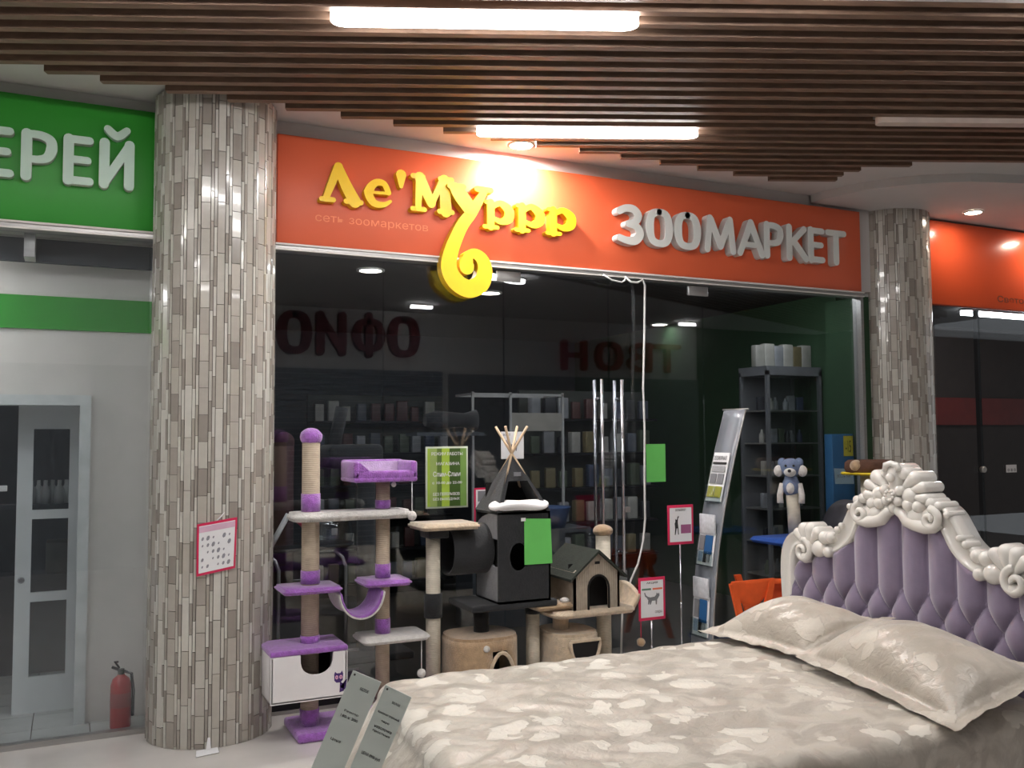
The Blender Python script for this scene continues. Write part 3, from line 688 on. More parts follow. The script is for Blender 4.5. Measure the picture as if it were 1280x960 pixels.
for s_ in (1, -1):
    Y = lambda d: YC+s_*d
    # outer post and shoulder scroll
    addg(mould([(Y(.735), .30), (Y(.745), .60), (Y(.757), .80), (Y(.762), .93), (Y(.745), 1.03), (Y(.70), 1.085), (Y(.63), 1.095), (Y(.575), 1.06)], [.05, .05, .047, .046, .046, .045, .045, .04]))
    addg(volute(Y(.612), 1.035, .062, s_, 1.3, PI/2))
    # wave between shoulder and crown
    addg(mould([(Y(.575), 1.075), (Y(.52), 1.08), (Y(.45), 1.082), (Y(.39), 1.10), (Y(.33), 1.15), (Y(.29), 1.215), (Y(.255), 1.27), (Y(.205), 1.30), (Y(.16), 1.29)], [.05, .052, .05, .048, .048, .046, .044, .042, .04]))
    # shoulder shell
    for k, (d, z, r) in enumerate(((.655, 1.125, .028), (.615, 1.15, .034), (.565, 1.15, .040), (.515, 1.14, .030))):
        addg(lobe(Y(d), z, r, .11, XF-.008, ang=math.atan2(z-1.04, (Y(d)-Y(.58))), ln=.06))
    addg(lobe(Y(.47), 1.115, .035, .11, XF-.006)); addg(lobe(Y(.425), 1.12, .030, .10, XF-.004)); addg(lobe(Y(.375), 1.165, .018, .09))
    addg(lobe(Y(.505), 1.055, .045, .09, XF-.016)); addg(lobe(Y(.44), 1.045, .028, .09, XF-.012))
    addg(lobe(Y(.60), 1.0, .030, .09, XF-.012)); addg(lobe(Y(.345), 1.19, .015, .09))
    # crown: scrolls below, leaf knuckles stacked at the sides
    addg(volute(Y(.205), 1.262, .050, -s_, 1.3, PI/2, XF-.004)); addg(lobe(Y(.205), 1.265, .042, .10, XF+.006))
    addg(G().tube([(XF, Y(.25), 1.245), (XF-.01, Y(.215), 1.225), (XF-.01, Y(.17), 1.222), (XF-.012, Y(.12), 1.232), (XF-.012, Y(.075), 1.242), (XF-.01, Y(.045), 1.275), (XF-.01, Y(.0), 1.305)], [.018, .026, .030, .032, .030, .026, .026], 12))
    addg(lobe(Y(.17), 1.262, .05, .10, XF+.002)); addg(lobe(Y(.07), 1.29, .042, .10, XF+.002))
    addg(lobe(Y(.115), 1.265, .050, .10, XF-.014)); addg(lobe(Y(.24), 1.325, .022, .12)); addg(lobe(Y(.20), 1.335, .026, .12, XF-.004))
    for (d, z, r, ln) in ((.168, 1.355, .025, .05), (.158, 1.405, .027, .06), (.112, 1.445, .035, .06)):
        addg(lobe(Y(d), z, r, .13, XF-.006, ang=math.atan2(z-1.36, s_*d), ln=ln))
    addg(lobe(Y(.09), 1.36, .042, .10, XF-.018)); addg(lobe(Y(.085), 1.32, .030, .10, XF-.022)); addg(lobe(Y(.135), 1.315, .028, .10, XF-.016))
    addg(lobe(Y(.045), 1.385, .024, .09, XF-.026)); addg(lobe(Y(.035), 1.335, .022, .09, XF-.028)); addg(lobe(Y(.285), 1.29, .016, .11)); addg(lobe(Y(.05), 1.465, .03, .12, XF-.004))
addg(lobe(YC, 1.462, .052, .15, XF-.012, ang=PI/2, ln=.07)); addg(lobe(YC, 1.36, .030, .09, XF-.03)); addg(lobe(YC, 1.30, .026, .10, XF-.02)); addg(lobe(YC, 1.445, .022, .09, XF-.034))
addg(G().tube([(XF-.02, YC-.04, 1.475), (XF-.026, YC-.03, 1.505), (XF-.026, YC, 1.512), (XF-.026, YC+.03, 1.505), (XF-.02, YC+.04, 1.475)], .016, 10))
bead = G()
for k in range(9): bead.ball((XF-.046, YC+.022*math.cos(k*.7), 1.36+.022*math.sin(k*.7)), .009, seg=8, rings=6)
crest.add(bead.v, bead.f); crest.sm[-len(bead.f):] = bead.sm
crest.build('carved_crest', frame_white, bed)

# bedspread -------------------------------------------------------
def spread():
    r = .07; g = G(); rng = random.Random(5)
    x0, x1, y0, y1 = 1.22+r, 3.50, BY0-.005+r, BY1+.01-r
    ext = .72; NX, NY = 260, 170
    def fold(a, d, ph): return .020*math.sin(a*17+ph)+.013*math.sin(a*31+ph*2)+.008*math.sin(a*53)
    def pt(u, v):
        px = x0-ext+(x1-x0+ext)*u; py = y0-ext+(y1-y0+2*ext)*v
        # foot edge is slightly askew
        sk = (y1-max(y0, min(y1, py)))*.12
        qx = max(px, x0); qy = max(y0, min(y1, py)); dx, dy = px-qx, py-qy; d = math.hypot(dx, dy)
        zt = BZ + .010*math.sin(px*5.1+py*2.)*math.sin(py*4.3+1) + .006*math.sin(px*13+py*9)*math.sin(py*15-px*4) + .003*math.sin(px*37+3*math.sin(py*21))
        if d < 1e-6: x, y, z = px, py, zt
        else:
            nx, ny = dx/d, dy/d; L = r*PI/2
            if d < L: a = d/r; off = r*math.sin(a); z = zt-r*(1-math.cos(a))
            else:
                dr = d-L; z = zt-r-dr; t = max(0, dr)/.5
                if z < .012: z = .012
                along = qx*1.0+qy*1.0+math.atan2(ny, nx)*.35
                off = r + .05*t + fold(along, d, 1.3)*min(1, t*1.6)
            off += 0
            off += .36*max(0, -nx)*max(0, (zt-r-z)/.5)**1.1
            x, y = qx+nx*off, qy+ny*off
        x -= sk*max(0, min(1, (2.2-qx)/.9))
        return (x, y, max(z, .012))
    g.grid(pt, NX, NY)
    return g
spread().build('bedspread', spread_m, label='beige jacquard bedspread with pale blossoms covering the bed to the floor', cat='bedspread', solid=.006)

def pillow(corners, thick, label, seed, flange=.055):
    A, Bc, C, D = [Vector(c_) for c_ in corners]; n = (Bc-A).cross(D-A).normalized()
    if n.z < 0: n = -n
    rng = random.Random(seed); ph = [rng.uniform(0, 6) for _ in range(8)]
    Lu = (Bc-A).length; Lv = (D-A).length
    def P(u, v, side):
        # pinch the sides inwards a little, keep the corners out
        pu = .045*math.sin(PI*v); pv = .05*math.sin(PI*u)
        uu = u+(.5-u)*2*pu*abs(u-.5)*2*.5; vv = v+(.5-v)*2*pv*abs(v-.5)
        p = A*(1-uu)*(1-vv)+Bc*uu*(1-vv)+C*uu*vv+D*(1-uu)*vv
        fu = flange/Lu; fv = flange/Lv
        a = max(0, min(1, (u-fu)/(1-2*fu))); b = max(0, min(1, (v-fv)/(1-2*fv)))
        h = (math.sin(PI*a)*math.sin(PI*b))**.50 if a*b*(1-a)*(1-b) > 0 else 0
        e = min(u, 1-u, v, 1-v)
        wv = 0
        if h == 0 or e < .12:
            k = max(0, 1-e/.12); wv = .0035*k*(math.sin(u*19+ph[0])+math.sin(v*17+ph[1])) + .003*k*math.sin(u*41+v*37+ph[2])
        wr = .006*math.sin(u*14+v*9+ph[3]+2*math.sin(v*7))*h + .004*math.sin(u*33-v*21+ph[4])*h
        # creases radiating from corners
        for (cu, cv, q) in ((0, 0, 5), (1, 0, 6), (0, 1, 7), (1, 1, 2)):
            r_ = math.hypot(u-cu, v-cv); wr += .010*math.sin(9*math.atan2(v-cv, u-cu)+ph[q])*max(0, 1-r_/.45)*h
        sag = 0
        return p + n*(wv + (thick*h + wr if side > 0 else -thick*.28*h) + (0 if side > 0 else -.002))
    g = G().grid(lambda u, v: P(u, v, 1), 64, 52).grid(lambda u, v: P(u, v, -1), 64, 52)
    g2 = g; o = g2.build('pillow', pillow_m, label=label, cat='pillow')
    bm = bmesh.new(); bm.from_mesh(o.data); bmesh.ops.remove_doubles(bm, verts=bm.verts[:], dist=.0022); bm.to_mesh(o.data); bm.free()
    for f in o.data.polygons: f.use_smooth = True
    return o
pillow([(2.97, -1.70, .632), (3.07, -2.38, .625), (3.50, -2.52, .79), (3.47, -1.76, .70)], .150, 'satin pillow farther from the viewer, against the left of the headboard', 3)
pillow([(3.02, -2.37, .635), (2.84, -3.36, .600), (3.49, -3.34, .72), (3.50, -2.44, .78)], .165, 'large satin pillow nearest the viewer with its corner hanging over the bed edge', 11)

# price cards at the foot of the bed --------------------------------
rt = Vector((.902, -.432, 0)); dn = Vector((0, 0, -1)); vw = Vector((.432, .902, 0))
def card(TL, TR, k, label, lines):
    C_ = Vector((0, -5.68, 1.65)); k *= .90; TL, TR = C_+(Vector(TL)-C_)*.90, C_+(Vector(TR)-C_)*.90; dv = (rt*-.40+dn*.917)*k + vw*.02
    t = thing('price_card', label, 'sign', TL+dv)
    G().slab([TL, TL+dv, TR+dv, TR], .004).build('card', card_m, t)
    U = (TR-TL); Wd = U.length; U = U/Wd; V = -dv.normalized(); N_ = U.cross(V).normalized()
    if N_.y > 0: N_ = -N_
    O_ = TL+dv+N_*.0045
    for (body, u0, u1, v0, v1) in lines:
        text_part('printed_line', body, Wd*u0, Wd*u1, k*v0, k*v1, (O_, U, V, N_), .0006, ink, t, .012)
    G().tube([TL+U*.012+dv*.03, TL+U*.012+dv*.03+N_*.006], .004, 8).build('eyelet', ink, t)
    bk = TL+U*Wd*.5+dv*.93-N_*.006
    G().tube([TL+U*Wd*.5+dv*.55-N_*.006, bk, Vector((bk.x, bk.y, .012))], .005, 8).build('stand_rod', steel, t); G().lathe([(.045, 0), (.045, .008), (.01, .014)], (bk.x, bk.y, 0), 18).build('stand_foot', steel, t)
    return t
l1 = [('БЕЛОЕ', .45, .75, .86, .885), ('Размер', .25, .75, .62, .645), ('180 х 200', .2, .8, .57, .595), ('Цена', .2, .55, .33, .36)]
l2 = [('БЕЛОЕ', .45, .75, .86, .885), ('Комплект спальный', .12, .92, .72, .745), ('евро', .35, .65, .64, .665), ('наволочка', .2, .85, .57, .595), ('простыня', .2, .85, .52, .545), ('ЦЕНА 8900 руб', .15, .85, .26, .30)]
card((1.055, -1.965, .706), (1.160, -2.010, .656), .44, 'pale grey price card at the foot of the bed, the left of the two', l1)
card((1.175, -2.020, .646), (1.272, -2.062, .594), .40, 'pale grey price card at the foot of the bed, the right of the two', l2)

# ================================================================== PURPLE CAT TREE
t = thing('cat_tree', 'purple and white cat tree with two sisal posts, box, hammock and tray bed', 'cat tree', (1.45, -.43, 0), 'cat trees in front of the pet shop')
Yc = -.45
G().bbox(1.135, 1.84, -.62, -.24, 0, .05, .015).build('base', purple, t)
post1 = G().tube([(1.235, Yc, .05), (1.235, Yc, 1.64)], .050, 20).build('post', sisal, t)
post2 = G().tube([(1.660, Yc, .05), (1.660, Yc, 1.42)], .041, 20).build('post', sisal, t)
for z0, z1 in ((.05, .14), (.49, .545), (.832, .905), (1.235, 1.335)): G().tube([(1.235, Yc, z0), (1.235, Yc, z1)], .054, 20).build('plush_cuff', purple, t)
for z0, z1 in ((.50, .60), (.835, .915), (1.235, 1.285)): G().tube([(1.660, Yc, z0), (1.660, Yc, z1)], .045, 20).build('plush_cuff', purple, t)
G().ball((1.235, Yc, 1.655), .064, .064, .052, 20, 12, .02).build('post_top', purple, t)
# box house
g = G(); x0, x1, ya, yb, z0, z1 = .985, 1.405, -.62, -.30, .225, .475
g.bbox(x0, x1, yb-.015, yb, z0, z1, .005).bbox(x0, x0+.018, ya, yb, z0, z1, .006).bbox(x1-.018, x1, ya, yb, z0, z1, .006).bbox(x0, x1, ya, yb, z0, z0+.018, .006)
cut = [(1.105+.105*(1-math.cos(PI*k/16)), z1-.005-.125*math.sin(PI*k/16)**.7) for k in range(17)]
front = [(x0, z0), (x1, z0), (x1, z1)] + [(1.325, z1)] + [(p, q) for p, q in reversed([(1.145+.09*(1-math.cos(PI*k/16)), z1-.115*math.sin(PI*k/16)**.6) for k in range(17)])] + [(1.135, z1), (x0, z1)]
g.prism(front, 'y', ya, ya+.018)
hb_ = g.build('cat_box', smooth_white, t)
G().bbox(x0-.004, x1+.004, ya-.004, yb, z1, z1+.03, .01).build('box_lid', purple, hb_)
G().box(x0+.02, x1-.02, yb-.02, yb-.016, z0+.02, z1).build('box_shade', dark_inside, hb_)  # dark sheet standing in for the shade inside the box
# printed cat on the box
g = G(); y_ = ya-.002; cp = M('purple_print', (70, 44, 110), .8); 
g.prism([(1.330,.352),(1.335,.366),(1.345,.356),(1.365,.356),(1.374,.368),(1.380,.352),(1.378,.318),(1.366,.306),(1.342,.306),(1.331,.318)], 'y', y_, ya)
g.prism([(1.362,.310),(1.378,.300),(1.386,.270),(1.392,.262),(1.396,.300),(1.402,.318),(1.397,.320),(1.388,.296),(1.384,.258),(1.360,.252),(1.362,.280)], 'y', y_, ya)
pr = g.build('cat_print', cp, hb_)
eg = G(); ep = G()
for x in (1.344, 1.367):
    eg.prism([(x+.0085*math.cos(k*PI/5), .335+.011*math.sin(k*PI/5)) for k in range(10)], 'y', y_-.001, y_); ep.prism([(x+.0025*math.cos(k*PI/3), .335+.007*math.sin(k*PI/3)) for k in range(6)], 'y', y_-.002, y_-.001)
eg.build('cat_print_eyes', M('pink_print', (232, 176, 200), .8), hb_); ep.build('cat_print_pupils', cp, hb_)
# platforms
def rplate(x0, x1, y0, y1, z0, z1, rad, mat, name, parent):
    poly = []
    for cx_, cy_, a0 in ((x1-rad, y1-rad, 0), (x0+rad, y1-rad, 90), (x0+rad, y0+rad, 180), (x1-rad, y0+rad, 270)):
        for k in range(6): a = R(a0+18*k); poly.append((cx_+rad*math.cos(a), cy_+rad*math.sin(a)))
    bm = bmesh.new(); vs = [bm.verts.new((x, y, z0)) for x, y in poly]; f = bm.faces.new(vs); r_ = bmesh.ops.extrude_face_region(bm, geom=[f])
    for v in r_['geom']:
        if isinstance(v, bmesh.types.BMVert): v.co.z = z1
    bmesh.ops.bevel(bm, geom=[e for e in bm.edges if abs(e.verts[0].co.z-e.verts[1].co.z) < 1e-6], offset=min(.012, (z1-z0)*.4), segments=2, affect='EDGES')
    bm.verts.index_update(); g = G().add([v.co.copy() for v in bm.verts], [[v.index for v in f.verts] for f in bm.faces], True); bm.free()
    return g.build(name, mat, parent)
rplate(1.05, 1.385, -.62, -.33, .795, .825, .04, purple, 'platform', t)
rplate(1.515, 1.80, -.60, -.33, .80, .832, .04, purple, 'platform', t)
rplate(1.11, 1.80, -.60, -.34, 1.185, 1.232, .07, white_fur, 'long_shelf', t)
rplate(1.50, 1.905, -.62, -.34, .482, .515, .05, white_fur, 'platform', t)
# tray bed
tb = G(); x0, x1, ya, yb = 1.445, 1.825, -.60, -.30
tb.bbox(x0, x1, ya, yb, 1.395, 1.425, .012); tb.bbox(x0, x0+.04, ya, yb, 1.41, 1.515, .016).bbox(x1-.04, x1, ya, yb, 1.41, 1.515, .016).bbox(x0, x1, yb-.04, yb, 1.41, 1.52, .016).bbox(x0, x1, ya, ya+.04, 1.41, 1.462, .016)
tb.prism([(x0+.03, 1.45), (x0+.09, 1.46), (x0+.03, 1.51)], 'y', ya+.002, ya+.038)
tb = tb.build('tray_bed', purple, t); G().bbox(x0+.035, x1-.035, ya+.035, yb-.035, 1.42, 1.445, .01).box(x0+.04, x1-.04, yb-.044, yb-.04, 1.43, 1.51).build('tray_lining', lilac, tb)
# hammock
def ham(off):
    def f(u, v):
        a = PI*(.06+.88*u); return (1.495-.125*math.cos(a)*(1+off), Yc-.15+.26*v, .825-.185*math.sin(a)**.8*(1+off*.5)+.012*math.sin(PI*v))
    return f
G().grid(ham(.06), 24, 8).build('hammock', white_fur, t, solid=.01)
G().grid(ham(-.03), 24, 8).build('hammock_lining', purple, t, solid=.008)
G().tube([(1.37, Yc, .815), (1.30, Yc, .81)], .005, 6).build('hammock_strap', white_fur, t); G().tube([(1.618, Yc, .815), (1.64, Yc, .82)], .005, 6).build('hammock_strap', white_fur, t)
def pompom(x, y, z0, z1, r, mat, parent, label=None, smat=None):
    s_ = G().tube([(x, y, z0), (x, y, z1+r)], .0028, 6).build('toy_cord', smat or white_cloth, parent)
    G().ball((x, y, z1), r, seg=12, rings=8, jit=.05).build('pompom', mat, s_)
pompom(1.795, -.58, 1.40, 1.195, .028, white_fur, t); pompom(1.86, -.56, .49, .285, .026, white_fur, t); pompom(1.71, -.5, 1.40, 1.375, .015, white_fur, t)

# ================================================================== BLACK AND TAN CAT TREE WITH TIPI
t = thing('cat_tree', 'black cat tree with tipi on a black cube, tan round den and pale posts', 'cat tree', (2.3, -.45, 0), 'cat trees in front of the pet shop')
G().bbox(1.92, 2.715, -.66, -.20, 0, .04, .012).build('base', black_felt, t)
Yc = -.42
for x, zt in ((1.985, 1.05), (2.655, .545)):
    G().tube([(x, Yc, .04), (x, Yc, zt)], .044, 20).build('post', sisal_white, t)
G().tube([(1.985, Yc, .57), (1.985, Yc, .715)], .054, 20).build('plush_band', black_felt, t)
G().tube([(2.655, Yc, .535), (2.655, Yc, .575)], .047, 20).build('plush_band', black_felt, t)
G().bbox(1.93, 2.06, -.50, -.34, 1.045, 1.10, .01).build('bracket', black_felt, t)
rplate(1.865, 2.235, -.58, -.28, 1.098, 1.135, .03, tan_light, 'top_platform', t)
rplate(2.60, 2.86, -.60, -.36, .575, .615, .02, tan, 'side_platform', t)
G().ball((2.81, -.56, .625), .03, .03, .018).build('platform_tuft', white_fur, t)
# tan round den
def den(x0, x1, y0, y1, z1, arch, name, parent, mat):
    """half-round den: flat front with rounded shoulders, arch opening"""
    cx_ = (x0+x1)/2; r_ = (x1-x0)/2; g = G(); n = 36; pts = []
    def P(a):
        return (cx_+r_*math.copysign(abs(math.cos(a))**.75, math.cos(a)), (y0+y1)/2-(y1-y0)/2*math.copysign(abs(math.sin(a))**.75, math.sin(a)))
    a0, a1, za, zb = arch; vs = []; fs = []
    zs = [0.01+(z1-.01)*k/14 for k in range(15)]
    for i in range(n):
        for z in zs: x, y = P(2*PI*i/n); vs.append((x, y, z))
    for i in range(n):
        am = 2*PI*(i+.5)/n; x, y = P(am)
        for k in range(14):
            zm = (zs[k]+zs[k+1])/2
            hole = False
            if 0 < am < PI and a0 < x < a1 and za < zm:
                u = (x-(a0+a1)/2)/((a1-a0)/2); top = za+(zb-za)*math.sqrt(max(0, 1-u*u)) if zb > za else 0
                hole = zm < top
            if not hole: fs.append((i*15+k, ((i+1) % n)*15+k, ((i+1) % n)*15+k+1, i*15+k+1))
    g.add(vs, fs, True)
    o = g.build(name, mat, parent, solid=.014)
    g2 = G(); top = [P(2*PI*i/n) for i in range(n)]; g2.prism(top, 'z', z1-.012, z1+.018); g2.build('den_roof', mat, o)
    return o
d_ = den(2.06, 2.49, -.64, -.26, .44, (2.235, 2.44, .10, .375), 'round_den', t, tan)
G().lathe([(.001, 0), (.02, .002), (.02, .012), (.001, .014)], (2.235, -.655, .40), 12, 'y').build('den_rosette', white_fur, d_)
# arch lip
def lip(x0, x1, z0, z1, y, r, name, mat, parent):
    pts = [(x0, y, z0)]+[((x0+x1)/2-(x1-x0)/2*math.cos(PI*k/14), y, z0+(z1-z0)*math.sin(PI*k/14)) for k in range(15)]+[(x1, y, z0)]
    return G().tube(pts, r, 8).build(name, mat, parent)
lip(2.24, 2.435, .10, .368, -.645, .012, 'door_edge', tan_light, d_)
G().box(2.12, 2.44, -.38, -.37, .02, .44).build('den_shade', dark_inside, d_)  # dark upright sheet painted as the den's inner shade
G().tube([(2.30, Yc, .45), (2.30, Yc, .62)], .048, 18).build('short_post', black_felt, t)
G().bbox(2.16, 2.74, -.60, -.22, .605, .645, .01).build('cube_shelf', black_felt, t)
# black tunnel on the left of the cube
tn = G()
for rr in (.15,): tn.lathe([(.15, 0), (.155, .01), (.155, .26), (.14, .27), (.14, .005), (.15, 0)], (2.08, -.38, .96), 28, 'x', cap=False)
tn.build('tunnel', black_felt, t); G().lathe([(.001, .0), (.14, .001)], (2.20, -.38, .96), 28, 'x', cap=False).build('tunnel_shade', dark_inside, t)  # the disc's dark colour stands in for shade inside the tunnel
# cube cabinet
x0, x1, ya, yb, z0, z1 = 2.335, 2.69, -.60, -.26, .645, 1.19
cb = G(); 
hole = [(2.475+.062*math.cos(2*PI*k/24), .92+.085*math.sin(2*PI*k/24)) for k in range(24)]
def plate_with_hole(g, x0, x1, z0, z1, hole, y0, y1):
    n = len(hole); cx_ = sum(p[0] for p in hole)/n; cz_ = sum(p[1] for p in hole)/n; outer = []
    for (hx, hz) in hole:
        dx, dz = hx-cx_, hz-cz_; s_ = 1e9
        if dx > 1e-9: s_ = min(s_, (x1-cx_)/dx)
        if dx < -1e-9: s_ = min(s_, (x0-cx_)/dx)
        if dz > 1e-9: s_ = min(s_, (z1-cz_)/dz)
        if dz < -1e-9: s_ = min(s_, (z0-cz_)/dz)
        outer.append((cx_+dx*s_, cz_+dz*s_))
    for (q, (ox, oz)) in enumerate(outer):          # snap nearest to corners
        pass
    for cxr, czr in ((x0, z0), (x0, z1), (x1, z0), (x1, z1)):
        k = min(range(n), key=lambda i: (outer[i][0]-cxr)**2+(outer[i][1]-czr)**2); outer[k] = (cxr, czr)
    vs = [(p[0], y0, p[1]) for p in hole]+[(p[0], y0, p[1]) for p in outer]+[(p[0], y1, p[1]) for p in hole]+[(p[0], y1, p[1]) for p in outer]
    fs = []
    for i in range(n):
        j = (i+1) % n; fs += [(i, j, n+j, n+i), (2*n+i, 3*n+i, 3*n+j, 2*n+j), (i, 2*n+i, 2*n+j, j), (n+i, n+j, 3*n+j, 3*n+i)]
    g.add(vs, fs)
plate_with_hole(cb, x0, x1, z0, z1, hole, ya, ya+.012)
cb.box(x1-.012, x1, ya, yb, z0, z1).box(x0, x1, yb-.012, yb, z0, z1).box(x0, x1, ya, yb, z0, z0+.012).box(x0, x1, ya, yb, z1-.012, z1)
cb = cb.build('cube_cabinet', black_felt, t)
# grey side with a large round mouth
def sidepoly(zz0, zz1, up):
    a = [(ya+.012, zz0 if up else zz1), (yb, zz0 if up else zz1)]
    return a
sd = G(); sd.prism([(ya+.012, z0), (yb, z0), (yb, z0+.20)] + [(yb-.0-.30*k/10, z0+.20+.045*math.sin(PI*k/10)) for k in range(1, 10)] + [(ya+.012, z0+.22)], 'x', x0, x0+.012)
sd.prism([(ya+.012, 1.03), (yb, 1.03)] + [(yb-(.32)*(1-math.cos(PI/2*k/8)), 1.06+.125*math.sin(PI/2*k/8)) for k in range(9)], 'x', x0, x0+.012)
sd.build('side_panel', grey_felt, cb); G().box(x0+.03, x0+.034, ya+.02, yb-.02, z0+.02, z1-.02).build('cube_shade', dark_inside, cb)  # dark sheet behind the mouth, the cube's inner shade put into its colour
# tipi
ap = Vector((2.51, -.43, 1.545)); bz = 1.19; base = [Vector((2.335, -.60, bz)), Vector((2.69, -.60, bz)), Vector((2.69, -.26, bz)), Vector((2.335, -.26, bz))]
tp = G(); bow = lambda a, b, k: [a+(b-a)*q/6 - Vector((0, 0, 0)) for q in range(7)]
def tri(a, b, c_): tp.slab([a, b, c_], .004)
tri(base[1], base[2], ap); tri(base[2], base[3], ap); tri(base[3], base[0], ap)
# front panel: upper third closed, flaps on both sides
fl_, fr_ = base[0], base[1]; up1 = ap+(fl_-ap)*.48; up2 = ap+(fr_-ap)*.48
tp.slab([ap, up1, up2], .004); tp.slab([up1, fl_, fl_+(fr_-fl_)*.07, up1+(up2-up1)*.12], .004); tp.slab([up2+(up1-up2)*.12, fr_+(fl_-fr_)*.07, fr_, up2], .004)
tp = tp.build('tipi_cover', black_felt, t)
G().box(2.37, 2.66, -.34, -.335, 1.2, 1.36).build('tipi_shade', dark_inside, tp)  # dark sheet in place of the tipi's shaded interior
G().box(2.485, 2.535, -.512, -.508, 1.405, 1.43).build('small_patch', ink_grey, tp)
cen = sum(base, Vector())/4
for a in base:
    a = cen+(a-cen)*.90; d = (ap-a).normalized(); e = ap+d*.20; G().tube([a+Vector((0, 0, .01)), ap, e], .0085, 8).build('tipi_pole', wood_pale, t)
def cush(u, v):
    a = 2*PI*u; return (2.50+.20*math.cos(a)*math.sin(PI*v)**.5, -.55+.10*math.sin(a)*math.sin(PI*v)**.5*1.1, 1.228-.030*math.cos(PI*v)+.012*math.sin(a*3+1)*math.sin(PI*v))
G().grid(cush, 36, 12).build('cushion', white_cloth, t)
# green paper taped to the cube
g = G().slab([(2.508, -.606, 1.150), (2.508, -.606, .870), (2.700, -.604, .868), (2.690, -.604, 1.142)], .002); o = g.build('paper_sheet', paper_green, label='blank green paper sheet taped to the front of the black cube', cat='paper')
G().box(2.485, 2.515, -.612, -.609, 1.135, 1.155).build('tape', paper_white, o)

# ================================================================== CAT TREE WITH GABLED HOUSE
t = thing('cat_tree', 'tan cat tree carrying a reed house with dark gabled roof', 'cat tree', (3.05, -.42, 0), 'cat trees in front of the pet shop')
G().bbox(2.725, 3.34, -.66, -.20, 0, .04, .012).build('base', tan, t)
G().tube([(3.215, -.36, .04), (3.215, -.36, 1.0)], .049, 20).build('post', sisal_white, t)
G().ball((3.215, -.36, 1.02), .068, .068, .042, 18, 10, .03).build('post_top', tan, t)
G().tube([(2.855, -.42, .40), (2.855, -.42, .57)], .052, 18).build('short_post', tan_light, t)
rplate(2.70, 3.30, -.66, -.22, .525, .565, .08, tan_light, 'house_platform', t)
def curl(u, v):
    return (3.27+.05*math.sin(PI/2*u), -.62+.36*v, .545+.15*u*(math.sin(PI*(.12+.76*v))**.6))
G().grid(curl, 10, 16).build('platform_lip', tan_light, t, solid=.03)
d_ = den(2.73, 3.05, -.64, -.26, .405, (2.81, 3.03, .20, .20), 'round_den', t, tan_light)
# drooping half moon opening, a dark plate painted as the shaded hollow, with a lip
mo = [(2.80+.105*(1-math.cos(PI*k/16)), .385-.165*math.sin(PI*k/16)) for k in range(17)]
G().prism(mo, 'y', -.650, -.63).build('den_mouth_shade', dark_inside, d_)
G().tube([(p[0], -.650, p[1]) for p in mo]+[(2.80, -.650, .385)], .011, 8).build('door_edge', tan_light, d_)
# house
hx0, hx1, hy0, hy1, hz0, ez, az = 2.845, 3.175, -.62, -.24, .565, .80, .925
g = G(); xm = (hx0+hx1)/2; dr = [(2.985-.0, hz0)]
arch = [(2.945, hz0), (2.945, .69)]+[(3.02-.075*math.cos(PI*k/12), .69+.085*math.sin(PI*k/12)) for k in range(1, 12)]+[(3.095, .69), (3.095, hz0)]
g.prism([(hx0, hz0)]+arch+[(hx1, hz0), (hx1, ez), (xm, az), (hx0, ez)], 'y', hy0, hy0+.015)
g.box(hx0, hx0+.015, hy0, hy1, hz0, ez).box(hx1-.015, hx1, hy0, hy1, hz0, ez).prism([(hx0, hz0), (hx1, hz0), (hx1, ez), (xm, az), (hx0, ez)], 'y', hy1-.015, hy1)
hs = g.build('reed_house', reed, t)
G().tube([(p[0], hy0-.003, p[1]) for p in arch], .007, 8).build('door_piping', dark_inside, hs)
G().box(hx0+.016, hx1-.016, hy0+.10, hy0+.104, hz0, .84).build('house_shade', dark_inside, hs)  # dark sheet painted as shade behind the doorway
G().bbox(2.995, 3.03, hy0-.006, hy0, .845, .862, .003).build('house_badge', dark_inside, hs)
for s_, n in ((-1, 0), (1, 1)):
    e = Vector((xm+s_*.205, 0, ez-.035)); a = Vector((xm, 0, az+.012))
    G().prism([(a.x, a.z), (e.x, e.z), (e.x, e.z-.015), (a.x, a.z-.018)], 'y', hy0-.035, hy1+.03).build('roof_slope', roof_felt, hs)
pompom(3.36, -.58, .545, .315, .028, tan, t, smat=pink)
for k in range(2): pass
# ================================================================== CARD STANDS
def picture_cat(parent, O, RT, UP, NN, w_, h_, mat, walk=True):
    """small flat printed cat silhouette"""
    body = [(.28,.30),(.30,.48),(.22,.60),(.14,.66),(.10,.82),(.14,.84),(.19,.71),(.28,.64),(.40,.60),(.62,.62),(.70,.70),(.72,.80),(.77,.74),(.84,.78),(.86,.66),(.80,.56),(.74,.48),(.72,.26),(.67,.26),(.66,.44),(.48,.44),(.42,.28),(.37,.28),(.38,.42),(.33,.28)]
    if not walk: body = [(.30,.05),(.34,.35),(.30,.60),(.36,.68),(.36,.84),(.42,.78),(.50,.80),(.54,.90),(.62,.98),(.66,.92),(.58,.84),(.56,.66),(.60,.40),(.64,.06),(.58,.05),(.54,.36),(.46,.36),(.36,.05)]
    O, RT, UP, NN = [Vector(q) for q in (O, RT, UP, NN)]
    pts = [O+RT*(u*w_)+UP*(v*h_) for u, v in body]; G().slab([p for p in pts], .0012).build('printed_picture', mat, parent)
